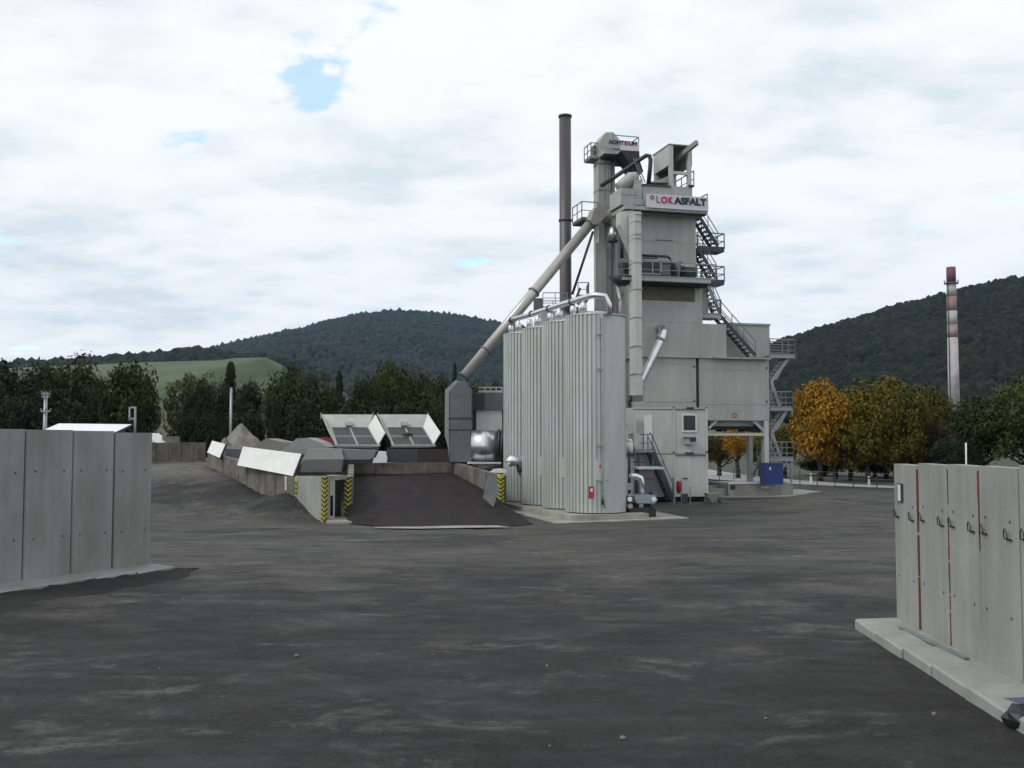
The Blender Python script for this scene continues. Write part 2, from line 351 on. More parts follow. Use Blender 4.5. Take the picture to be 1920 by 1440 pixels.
# ================================================================== ground
def yard_material():
    m = bpy.data.materials.new('yard_asphalt'); m.use_nodes = True; t = m.node_tree; b = t.nodes['Principled BSDF']; K = t.links.new
    g = t.nodes.new('ShaderNodeNewGeometry')
    def no(scale, det, sc=(1, 1, 1), rough=0.6, dist=0.0, loc=(0, 0, 0), rot=0.0):
        mp = t.nodes.new('ShaderNodeMapping'); mp.inputs['Scale'].default_value = sc; mp.inputs['Location'].default_value = loc
        mp.inputs['Rotation'].default_value = (0, 0, rot); K(g.outputs['Position'], mp.inputs[0])
        n = t.nodes.new('ShaderNodeTexNoise'); n.inputs['Scale'].default_value = scale; n.inputs['Detail'].default_value = det
        n.inputs['Roughness'].default_value = rough; n.inputs['Distortion'].default_value = dist; K(mp.outputs[0], n.inputs['Vector']); return n.outputs['Fac']
    def rp(f, pts):
        r = t.nodes.new('ShaderNodeValToRGB'); K(f, r.inputs[0]); e = r.color_ramp.elements
        while len(e) < len(pts): e.new(0.5)
        for i, (p, c) in enumerate(pts): e[i].position = p; e[i].color = (*c, 1)
        return r.outputs[0]
    def mx(f, a, c, bt='MIX'):
        n = t.nodes.new('ShaderNodeMixRGB'); n.blend_type = bt
        if isinstance(f, float): n.inputs[0].default_value = f
        else: K(f, n.inputs[0])
        K(a, n.inputs[1])
        if isinstance(c, tuple): n.inputs[2].default_value = (*c, 1)
        else: K(c, n.inputs[2])
        return n.outputs[0]
    base = rp(no(0.22, 6, dist=0.6), [(0.38, (0.033, 0.034, 0.034)), (0.5, (0.050, 0.049, 0.046)), (0.62, (0.070, 0.064, 0.055))])
    # worn tyre tracks: long arcs round the plant
    def polar(cx_, cy_, fr, fa, det, rough):
        sx = t.nodes.new('ShaderNodeVectorMath'); sx.operation = 'SUBTRACT'; K(g.outputs['Position'], sx.inputs[0]); sx.inputs[1].default_value = (cx_, cy_, 0)
        sp_ = t.nodes.new('ShaderNodeSeparateXYZ'); K(sx.outputs[0], sp_.inputs[0])
        def mth(op, a, b_=None):
            q = t.nodes.new('ShaderNodeMath'); q.operation = op
            for i, v in enumerate((a, b_)):
                if v is None: continue
                if isinstance(v, (int, float)): q.inputs[i].default_value = v
                else: K(v, q.inputs[i])
            return q.outputs[0]
        r_ = mth('SQRT', mth('ADD', mth('MULTIPLY', sp_.outputs[0], sp_.outputs[0]), mth('MULTIPLY', sp_.outputs[1], sp_.outputs[1])))
        an = mth('ARCTAN2', sp_.outputs[0], mth('MULTIPLY', sp_.outputs[1], -1.0))
        cb_ = t.nodes.new('ShaderNodeCombineXYZ'); K(mth('MULTIPLY', r_, fr), cb_.inputs[0]); K(mth('MULTIPLY', an, fa), cb_.inputs[1])
        n = t.nodes.new('ShaderNodeTexNoise'); n.inputs['Scale'].default_value = 1; n.inputs['Detail'].default_value = det; n.inputs['Roughness'].default_value = rough; K(cb_.outputs[0], n.inputs['Vector']); return n.outputs['Fac']
    streak = rp(polar(6, 66, .16, 1.1, 9, .58), [(0.42, (0, 0, 0)), (0.58, (.85, .85, .85))])
    tracks = rp(polar(-2, 74, 1.3, 1.0, 4, .5), [(0.54, (0, 0, 0)), (0.70, (.5, .5, .5))])
    base = mx(tracks, base, (0.075, 0.072, 0.067))
    c = mx(streak, base, (0.076, 0.072, 0.066))
    # darker loose asphalt on the bank, paler dust on the plateau
    sp2 = t.nodes.new('ShaderNodeSeparateXYZ'); K(g.outputs['Position'], sp2.inputs[0])
    ad = t.nodes.new('ShaderNodeMath'); ad.operation = 'MULTIPLY_ADD'; ad.inputs[1].default_value = .9; K(no(.5, 7), ad.inputs[0]); K(sp2.outputs[2], ad.inputs[2])
    c = mx(rp(ad.outputs[0], [(0.86, (0, 0, 0)), (0.99, (.85, .85, .85))]), c, (0.026, 0.025, 0.025))
    ad2 = t.nodes.new('ShaderNodeMath'); ad2.operation = 'MULTIPLY_ADD'; ad2.inputs[1].default_value = 1.2; K(no(.6, 8, (.35, 1, 1)), ad2.inputs[0]); K(sp2.outputs[2], ad2.inputs[2])
    mr2 = t.nodes.new('ShaderNodeMapRange'); mr2.inputs[1].default_value = 1.9; mr2.inputs[2].default_value = 2.5; K(ad2.outputs[0], mr2.inputs[0])
    c = mx(mr2.outputs[0], c, (0.105, 0.098, 0.088))
    dust = rp(no(0.75, 10, (0.7, 1.1, 1), 0.78, 0.4, (3, 1, 0)), [(0.54, (0, 0, 0)), (0.68, (0.7, 0.7, 0.7))])
    c = mx(dust, c, (0.15, 0.148, 0.140))
    wet = rp(no(0.45, 7, (0.6, 1.3, 1), 0.6, 0.8, (13, 5, 0)), [(0.56, (0, 0, 0)), (0.66, (0.75, 0.75, 0.75))])
    c = mx(wet, c, (0.024, 0.023, 0.022))
    grit = rp(no(22.0, 8, rough=0.85), [(0.36, (0.55, 0.55, 0.55)), (0.66, (1.5, 1.5, 1.5))])
    mot = rp(no(3.0, 9, rough=0.8), [(0.36, (0.72, 0.72, 0.72)), (0.64, (1.28, 1.28, 1.28))]); c = mx(1.0, c, mot, 'MULTIPLY')
    c = mx(1.0, c, grit, 'MULTIPLY')
    K(c, b.inputs['Base Color'])
    rr = rp(no(0.9, 5, (0.6, 1.2, 1)), [(0.35, (0.62, 0.62, 0.62)), (0.65, (0.92, 0.92, 0.92))]); K(rr, b.inputs['Roughness'])
    b.inputs['Specular IOR Level'].default_value = 0.2
    bp = t.nodes.new('ShaderNodeBump'); bp.inputs['Strength'].default_value = 0.8; bp.inputs['Distance'].default_value = 0.03
    a = t.nodes.new('ShaderNodeMath'); a.operation = 'ADD'; K(no(30, 5, rough=0.8), a.inputs[0]); K(no(2.2, 6), a.inputs[1])
    K(a.outputs[0], bp.inputs['Height']); K(bp.outputs[0], b.inputs['Normal'])
    return m
yard_m = yard_material()
mb = MB(); nx, ny = 230, 250; X0, X1, Y0, Y1 = -62, 68, -8, 92
for j in range(ny + 1):
    for i in range(nx + 1):
        X = X0 + (X1 - X0) * i / nx; Y = Y0 + (Y1 - Y0) * j / ny
        z = ground_z(X, Y) + 0.022 * (noise.noise(V3((X * .5, Y * .5, 0))) + 0.5 * noise.noise(V3((X * 1.7, Y * 1.7, 3)))) - 0.015
        mb.v.append(V3((X, Y, z)))
mb.f = [(j * (nx + 1) + i, j * (nx + 1) + i + 1, (j + 1) * (nx + 1) + i + 1, (j + 1) * (nx + 1) + i) for j in range(ny) for i in range(nx)]
mb.sm = [True] * len(mb.f)
struct('yard', mb, yard_m)
grassm = mat('grass', (0.05, 0.055, 0.025), 0.9, col2=(0.03, 0.028, 0.018), vscale=0.15, bump=0.5, bscale=3)
mb = MB(); mb.flat([(-6000, -400, -.12), (6000, -400, -.12), (6000, 6000, -.12), (-6000, 6000, -.12)])
struct('ground', mb, grassm)
# pale road beyond the yard on the right
roadm = mat('pale_road', (0.30, 0.305, 0.31), 0.8, var=0.15)
mb = MB(); top = [(1290, 876), (1332, 881), (1405, 892), (1500, 901), (1600, 908), (1700, 913), (1900, 920)]
bot = [(1290, 890), (1332, 899), (1405, 903), (1500, 908.5), (1600, 913), (1700, 917), (1900, 925)]
for k in range(len(top) - 1):
    mb.flat([G(*bot[k]) + V3((0, 0, .03)), G(*bot[k + 1]) + V3((0, 0, .03)), G(*top[k + 1]) + V3((0, 0, .03)), G(*top[k]) + V3((0, 0, .03))])
struct('road', mb, roadm)

# ================================================================== hills
def interp(pts, x):
    if x <= pts[0][0]: return pts[0][1]
    for (a, ya), (b, yb) in zip(pts, pts[1:]):
        if x <= b: t = (x - a) / (b - a); t = t * t * (3 - 2 * t) * .4 + t * .6; return ya + (yb - ya) * t
    return pts[-1][1]
HILLZ = {}
def hill(name, sil, Yf, Yr, Yb, nX, nY, m, lump, cell, pw=1.25, xr=(-900, 2900)):
    """ridge height given by the silhouette at distance Yr; slope from Yf up to Yr, down again to Yb"""
    xa = (xr[0] - 960) / FPX * Yr; xb = (xr[1] - 960) / FPX * Yr
    mb = MB()
    def surf(X, Y):
        hr = W(960 + X / Yr * FPX, interp(sil, 960 + X / Yr * FPX), Yr).z
        if Y <= Yr: p = ((Y - Yf) / (Yr - Yf)) ** pw
        else: p = 1 - ((Y - Yr) / (Yb - Yr)) ** 2 * 0.9
        return hr * p + hr * 0.07 * (noise.noise(V3((X / 230, Y / 260, 1))) + .5 * noise.noise(V3((X / 90, Y / 130, 4)))) * min(1, p * 2) * (1 if Y < Yr * .9 else .3) - 1.0
    HILLZ[name] = (surf, Yf, Yr, Yb)
    for j in range(nY + 1):
        t = j / nY; Y = Yf + (Yb - Yf) * t
        for i in range(nX + 1):
            X = xa + (xb - xa) * i / nX
            z = surf(X, Y)
            mb.v.append(V3((X, Y, z)))
    mb.f = [(j * (nX + 1) + i, j * (nX + 1) + i + 1, (j + 1) * (nX + 1) + i + 1, (j + 1) * (nX + 1) + i) for j in range(nY) for i in range(nX)]
    mb.sm = [True] * len(mb.f)
    return struct(name, mb, m)
woodm = mat('far_woodland', (0.026, 0.036, 0.024), 0.9, col2=(0.010, 0.016, 0.014), vscale=0.022, detail=10, lo=.38, hi=.66)
woodm2 = mat('near_woodland', (0.022, 0.029, 0.015), 0.9, col2=(0.007, 0.011, 0.008), vscale=0.035, detail=10, lo=.38, hi=.68)
sil_far = [(-900, 700), (0, 690), (150, 676), (250, 672), (300, 664), (385, 657), (420, 646), (480, 633), (560, 615), (620, 600), (680, 586), (740, 579), (800, 581), (860, 591), (940, 605), (1050, 625), (1200, 650), (1400, 680), (2900, 700)]
hill('wooded_hill', [(x, y + 8) for x, y in sil_far], 1150, 3200, 3700, 200, 90, woodm, 11.0, 20.0, 1.2, (-500, 1700))
sil_r = [(x, y + 13 + (7 if x < 1520 else 0)) for x, y in [(-900, 780), (900, 780), (1100, 740), (1300, 690), (1400, 660), (1450, 639), (1500, 622), (1560, 610), (1620, 592), (1700, 567), (1780, 547), (1850, 528), (1900, 519), (1960, 516), (2100, 520), (2600, 560), (2900, 600)]]
hill('wooded_hillside', sil_r, 260, 1300, 1650, 200, 110, woodm2, 8.0, 12.0, 1.15, (1150, 2500))
# grass field hill with ploughed lower part (left)
fm = bpy.data.materials.new('field'); fm.use_nodes = True; t = fm.node_tree; b = t.nodes['Principled BSDF']
g = t.nodes.new('ShaderNodeNewGeometry'); sp = t.nodes.new('ShaderNodeSeparateXYZ'); t.links.new(g.outputs['Position'], sp.inputs[0])
mp = t.nodes.new('ShaderNodeMapRange'); mp.inputs[1].default_value = 452; mp.inputs[2].default_value = 462
n = t.nodes.new('ShaderNodeTexNoise'); n.inputs['Scale'].default_value = 0.02; n.inputs['Detail'].default_value = 8
t.links.new(g.outputs['Position'], n.inputs['Vector'])
mm = t.nodes.new('ShaderNodeMath'); mm.operation = 'MULTIPLY_ADD'; mm.inputs[1].default_value = 30
t.links.new(n.outputs['Fac'], mm.inputs[0]); t.links.new(sp.outputs['Y'], mm.inputs[2]); t.links.new(mm.outputs[0], mp.inputs[0])
def two(c1, c2):
    r = t.nodes.new('ShaderNodeValToRGB'); r.color_ramp.elements[0].position = .35; r.color_ramp.elements[1].position = .65
    r.color_ramp.elements[0].color = (*c1, 1); r.color_ramp.elements[1].color = (*c2, 1); t.links.new(n.outputs['Fac'], r.inputs[0]); return r.outputs[0]
mi = t.nodes.new('ShaderNodeMixRGB'); t.links.new(mp.outputs[0], mi.inputs[0])
t.links.new(two((0.060, 0.042, 0.030), (0.085, 0.062, 0.046)), mi.inputs[1]); t.links.new(two((0.046, 0.072, 0.028), (0.066, 0.098, 0.036)), mi.inputs[2])
t.links.new(mi.outputs[0], b.inputs['Base Color']); b.inputs['Roughness'].default_value = .9
sil_f = [(-900, 700), (0, 690), (120, 684), (170, 682), (250, 677), (400, 672), (440, 667), (495, 666), (512, 680), (530, 700), (560, 722), (620, 760), (700, 790), (900, 800), (2900, 800)]
hill('grass_field', sil_f, 150, 700, 1000, 420, 60, fm, 0, 10, 1.35, (-500, 1500))
sil_w = [(-900, 712), (100, 682), (180, 676), (260, 670), (300, 666), (340, 659), (380, 658), (420, 664), (480, 668), (540, 676), (600, 700), (700, 760), (2900, 800)]
hill('wooded_ridge', [(x, y + 11) for x, y in sil_w], 700, 1200, 1500, 420, 70, woodm, 5.0, 11.0, 1.0, (-300, 900))

import numpy as np
def forest(name, hillname, label, x0, x1, y0, y1, sp, rad, m, sub, skip=None, hz=1.25, seed=1):
    import bmesh
    bm = bmesh.new(); bmesh.ops.create_icosphere(bm, subdivisions=sub, radius=1.0); bm.verts.ensure_lookup_table()
    base = np.array([v.co[:] for v in bm.verts]); F_ = np.array([[v.index for v in f.verts] for f in bm.faces]); bm.free()
    rg = np.random.RandomState(seed); surf = HILLZ[hillname][0]; P = []
    Y = y0
    while Y < y1:
        X = x0 + rg.rand() * sp
        while X < x1:
            xx, yy = X + rg.uniform(-.45, .45) * sp, Y + rg.uniform(-.45, .45) * sp
            if not (skip and skip(xx, yy)):
                q = (xx - 0) / yy * FPX + 960
                if -40 < q < 1960: P.append((xx, yy, surf(xx, yy)))
            X += sp
        Y += sp * 1.05
    P = np.array(P); n = len(P); nv = len(base)
    vars_ = [base * (1 + rg.uniform(-.28, .28, (nv, 1))) for _ in range(12)]
    k = rg.randint(0, 12, n); V_ = np.array(vars_)[k]
    r = rad * rg.uniform(.65, 1.25, n); a = rg.uniform(0, 6.28, n)
    c_, s_ = np.cos(a)[:, None], np.sin(a)[:, None]
    x = V_[:, :, 0] * c_ - V_[:, :, 1] * s_; y = V_[:, :, 0] * s_ + V_[:, :, 1] * c_; z = V_[:, :, 2] * hz
    out_ = np.stack([x * r[:, None] + P[:, 0:1], y * r[:, None] + P[:, 1:2], z * r[:, None] + P[:, 2:3] + r[:, None] * .8], -1).reshape(-1, 3)
    fc = (F_[None] + (np.arange(n) * nv)[:, None, None]).reshape(-1, 3)
    me = bpy.data.meshes.new(name); me.vertices.add(len(out_)); me.vertices.foreach_set('co', out_.ravel().astype(np.float32))
    me.loops.add(fc.size); me.loops.foreach_set('vertex_index', fc.ravel().astype(np.int32))
    me.polygons.add(len(fc)); me.polygons.foreach_set('loop_start', np.arange(0, fc.size, 3).astype(np.int32)); me.polygons.foreach_set('loop_total', np.full(len(fc), 3, np.int32))
    me.update(calc_edges=True); me.materials.append(m)
    o = bpy.data.objects.new(name, me); COL.objects.link(o); o['kind'] = 'stuff'; o['label'] = label; o['category'] = 'forest'
    return n
def forestmat(name, c1, c2, c3, c4):
    m = leafmat(name, c1, c2, c3); t = m.node_tree
    for n_ in t.nodes:
        if n_.type == 'TEX_NOISE': n_.inputs['Scale'].default_value = 0.012; n_.inputs['Detail'].default_value = 6
        if n_.type == 'VALTORGB': e = n_.color_ramp.elements.new(.93); e.color = (*c4, 1); n_.color_ramp.elements[-1].color = (*c4, 1)
        if n_.type == 'BSDF_PRINCIPLED': n_.inputs['Specular IOR Level'].default_value = 0.05
    return m
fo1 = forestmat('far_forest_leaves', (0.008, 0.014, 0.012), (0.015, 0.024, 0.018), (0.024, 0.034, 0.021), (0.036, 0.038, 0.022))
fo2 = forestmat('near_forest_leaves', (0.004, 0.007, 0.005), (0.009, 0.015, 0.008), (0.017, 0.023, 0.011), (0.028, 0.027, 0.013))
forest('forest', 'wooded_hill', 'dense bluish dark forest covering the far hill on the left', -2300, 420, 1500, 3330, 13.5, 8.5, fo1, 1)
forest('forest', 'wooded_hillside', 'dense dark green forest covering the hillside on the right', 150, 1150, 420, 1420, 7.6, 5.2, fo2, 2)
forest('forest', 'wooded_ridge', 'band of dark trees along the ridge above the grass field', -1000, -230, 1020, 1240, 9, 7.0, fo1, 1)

# ================================================================== trees
def crown_mesh(name, seed, nclump, leaves, lsz, shape='round', flat=1.0):
    """unit crown: radius about 1, from z=0 to z=2"""
    rnd = random.Random(seed); vs = []; fs = []
    cl = []
    for k in range(nclump):
        if shape == 'round':
            while True:
                p = V3((rnd.uniform(-1, 1), rnd.uniform(-1, 1), rnd.uniform(-1, 1)))
                if 0.25 < p.length < 0.86: break
            zz_ = p.z; p = V3((p.x * (1 - 0.22 * max(0, zz_)), p.y * (1 - 0.22 * max(0, zz_)), 1 + zz_ * 0.86)); r = rnd.uniform(0.17, 0.34)
        elif shape == 'cone':
            h = rnd.random() ** 1.4; a = rnd.uniform(0, 2 * math.pi); rr = (1 - h) * 0.8 * rnd.uniform(0.3, 1)
            p = V3((math.cos(a) * rr, math.sin(a) * rr, h * 1.9)); r = 0.14 + 0.28 * (1 - h)
        else:   # open, branching upwards
            h = rnd.random() ** .6; a = rnd.uniform(0, 2 * math.pi); rr = h * 0.85 * rnd.uniform(0.2, 1)
            p = V3((math.cos(a) * rr, math.sin(a) * rr, 0.15 + h * 1.7)); r = rnd.uniform(0.10, 0.22)
        cl.append((p, r))
    for k in range(leaves):
        p, r = cl[rnd.randrange(nclump)] if rnd.random() > .1 else (V3((0, 0, 1)), .8)
        d = V3((rnd.gauss(0, 1), rnd.gauss(0, 1), rnd.gauss(0, 1))).normalized()
        q = p + d * r * (rnd.uniform(0.55, 1.08)) * V3((1, 1, 0.8)).length / 1.62
        nrm = (d + V3((rnd.uniform(-.8, .8), rnd.uniform(-.8, .8), rnd.uniform(-.4, 1.0)))).normalized()
        x = nrm.orthogonal().normalized(); y = nrm.cross(x); a = rnd.uniform(0, 6.28)
        x, y = x * math.cos(a) + y * math.sin(a), y * math.cos(a) - x * math.sin(a)
        s = lsz * rnd.choice((.45, .6, .8, 1.0, 1.25, 1.7)) * rnd.uniform(.8, 1.2); o = len(vs)
        vs += [q - x * s, q - y * s * .55, q + x * s, q + y * s * .55]; fs.append((o, o + 1, o + 2, o + 3))
    me = bpy.data.meshes.new(name); me.from_pydata(vs, [], fs); me.update(); return me
CROWNS = {}
def crown(kind, var):
    key = (kind, var)
    if key not in CROWNS:
        if kind == 'round': CROWNS[key] = crown_mesh('crown', 10 + var, 64, 15000, 0.034)
        elif kind == 'cone': CROWNS[key] = crown_mesh('crown', 50 + var, 60, 7000, 0.040, 'cone')
        else: CROWNS[key] = crown_mesh('crown', 80 + var, 40, 4200, 0.040, 'open')
    return CROWNS[key]
def tree(name, label, cx_, top, hw, Y, m, kind='round', var=0, base_z=0.0, crown_from=0.12, group=None, trunk_r=0.2, cat='tree'):
    tp = W(cx_, top, Y); r = hw / FPX * Y; H = tp.z - base_z
    th = Thing(name, label, cat, base=(tp.x, Y, base_z), group=group)
    rn = random.Random(int(cx_ * 7 + Y)); bx, by, bz = tp.x, Y, base_z
    mb = MB(); pts = [V3((bx, by, bz - .3))]; n = 5
    for k in range(1, n + 1): pts.append(V3((bx + rn.uniform(-.12, .12) * k * .5, by + rn.uniform(-.1, .1) * k, bz + H * 0.78 * k / n)))
    mb.path(pts, [trunk_r * (1.25 - 1.05 * k / n) for k in range(n + 1)], 8)
    for k in range(9):
        a = rn.uniform(0, 6.28); i = rn.randint(1, n - 1); p = pts[i]; l = r * rn.uniform(.45, .8)
        q = p + V3((math.cos(a) * l, math.sin(a) * l, H * rn.uniform(.08, .2)))
        mb.path([p, p.lerp(q, .5) + V3((0, 0, .2)), q], [trunk_r * .45, trunk_r * .3, trunk_r * .08], 6)
    th.part('trunk', mb, bark)
    me = crown(kind, var)
    if not me.materials or me.materials[0] != m:
        key = (kind, var, m.name)
        if key not in CROWNS: c = me.copy(); c.materials.clear(); c.materials.append(m); CROWNS[key] = c
        me = CROWNS[key]
    o = bpy.data.objects.new('crown', me); COL.objects.link(o); o.parent = th.o
    cz = H * crown_from; o.location = (0, 0, cz); o.scale = (r * 1.04, r * 1.04, (H - cz) / 1.98 if kind != 'round' else (H - cz) / 1.88)
    o.rotation_euler = (0, 0, rn.uniform(0, 6.28))
    return th
GL = 'trees behind the yard on the left'
left_trees = [
 (8, 674, 62, 88, leaf_pine, 'round', 0, 'dark tree at the far left edge, crown rising above the wall'),
 (76, 683, 46, 92, leaf_dark, 'round', 1, 'dark tree behind the utility pole with cross arms'),
 (135, 667, 62, 96, leaf_brown, 'round', 2, 'broad brownish green tree above the white roofed shed'),
 (190, 712, 32, 90, leaf_pine, 'round', 3, 'lower dark tree between the two broad trees over the white roof'),
 (246, 667, 48, 86, leaf_dark, 'round', 3, 'tall dark tree standing free before the grass field, above the right end of the shed'),
 (334, 700, 40, 98, leaf_pale, 'open', 0, 'thin pale olive tree in front of the ploughed field'),
 (372, 712, 30, 93, leaf_pine, 'round', 4, 'dark narrow tree right of the thin pale olive tree'),
 (405, 704, 34, 99, leaf_dark, 'round', 2, 'dark tree directly left of the pointed conifer'),
 (433, 685, 36, 101, leaf_pine, 'cone', 0, 'pointed dark conifer behind the bare mast'),
 (468, 718, 30, 97, leaf_pine, 'round', 1, 'low dark tree right of the pointed conifer and the mast'),
 (508, 742, 30, 92, leaf_brown, 'open', 1, 'sparse brown bush tree over the gravel heap'),
 (548, 681, 48, 96, leaf_dark, 'round', 0, 'tall dark tree over the grey bin covers'),
 (596, 700, 40, 99, leaf_brown, 'round', 4, 'brownish tree right of the tall dark tree, over the left hopper'),
 (636, 701, 28, 95, leaf_pine, 'cone', 1, 'dark pointed tree above the left loading hopper'),
 (682, 699, 36, 100, leaf_dark, 'round', 3, 'dark tree above the gap between the loading hoppers'),
 (733, 679, 34, 104, leaf_mid, 'round', 1, 'taller green tree above the right loading hopper'),
 (778, 686, 42, 102, leaf_dark, 'round', 2, 'dark green tree left of the inclined pipe foot'),
 (822, 700, 34, 99, leaf_brown, 'round', 0, 'brownish tree just left of the grey elbow duct'),
 (853, 686, 15, 108, leaf_pine, 'cone', 0, 'slim pointed conifer behind the foot of the inclined pipe'),
 (893, 712, 36, 104, leaf_mid, 'round', 3, 'green tree behind the dark housing left of the silos'),
 (935, 718, 30, 108, leaf_dark, 'round', 4, 'dark tree partly hidden behind the farthest silo'),
 (40, 730, 45, 82, leaf_pine, 'round', 2, 'low very dark tree behind the left concrete wall'),
 (580, 752, 46, 88, leaf_pine, 'round', 4, 'low dark tree in front of the row, over the red container'),
 (665, 750, 50, 89, leaf_pine, 'round', 0, 'low dark tree directly behind the left loading hopper'),
 (755, 748, 50, 90, leaf_pine, 'round', 3, 'low dark tree directly behind the right loading hopper'),
 (828, 760, 36, 90, leaf_pine, 'round', 1, 'low dark tree against the left side of the elbow duct'),
 (455, 765, 40, 88, leaf_pine, 'round', 2, 'low dark bush behind the gravel heap'),
 (120, 750, 55, 84, leaf_pine, 'round', 0, 'low dark tree behind the white roofed shed'),
 (395, 770, 32, 86, leaf_pine, 'round', 3, 'low dark bush left of the gravel heap')]
for (c, tp_, hw, Y, m, k, v, lb) in left_trees:
    tree('pine_tree' if k == 'cone' else 'broadleaf_tree', lb, c, tp_ - 5, hw * 1.22, Y, m, k, v, 0.0, 0.05, GL)
GR = 'autumn trees behind the yard on the right'
for (c, tp_, hw, Y, m, k, v, cf, lb) in [
 (1536, 712, 60, 92, leaf_orange, 'round', 1, .12, 'bright orange yellow tree nearest the plant stairs'),
 (1592, 712, 74, 96, leaf_olive, 'round', 2, .12, 'olive yellow tree right of the bright orange tree'),
 (1658, 698, 80, 99, leaf_olive, 'round', 0, .12, 'tallest olive yellow tree in the middle of the autumn group'),
 (1722, 712, 68, 95, leaf_olive2, 'round', 3, .10, 'olive tree just left of the red and white chimney'),
 (1564, 735, 50, 99, leaf_orange, 'round', 0, .05, 'second orange tree half hidden behind the bright orange one'),
 (1625, 740, 58, 91, leaf_olive, 'round', 3, .08, 'olive tree standing forward in the middle of the autumn group'),
 (1692, 728, 56, 90, leaf_olive2, 'round', 1, .05, 'greener olive tree standing forward, above the right wall end'),
 (1752, 782, 38, 91, leaf_rust, 'round', 4, .05, 'rusty brown low tree in front of the chimney foot'),
 (1383, 800, 34, 98, leaf_orange, 'round', 4, .40, 'small yellow tree seen through the plant gateway'),
 (1348, 806, 32, 104, leaf_rust, 'round', 2, .20, 'brown bushy tree at the left inside the plant gateway'),
 (1424, 808, 30, 104, leaf_olive, 'round', 3, .2, 'olive tree behind the right leg of the plant gateway'),
 (1470, 796, 36, 103, leaf_olive, 'round', 1, .20, 'olive brown tree behind the outside stairs of the plant'),
 (1925, 702, 84, 82, leaf_mid, 'round', 2, .1, 'large dark green tree at the right edge behind the panels'),
 (1835, 735, 66, 86, leaf_dark, 'round', 0, .1, 'dark green tree between the chimney and the right edge'),
 (1790, 812, 44, 84, leaf_pine, 'round', 3, .05, 'low dark bush behind the thin white pole'),
 (1640, 842, 60, 104, leaf_pine, 'round', 1, .0, 'low dark green bush in the shade under the autumn trees'),
 (1545, 846, 56, 108, leaf_pine, 'round', 4, .0, 'low dark bush behind the trunk of the bright orange tree'),
 (1715, 840, 50, 100, leaf_dark, 'round', 0, .0, 'low dark bush behind the end of the right concrete wall')]:
    tree('bush' if tp_ > 830 else 'autumn_tree' if m in (leaf_orange, leaf_olive, leaf_olive2, leaf_rust) else 'broadleaf_tree', lb, c, tp_, hw, Y, m, k, v, 0.0, cf, GR, 0.22, 'bush' if tp_ > 830 else 'tree')

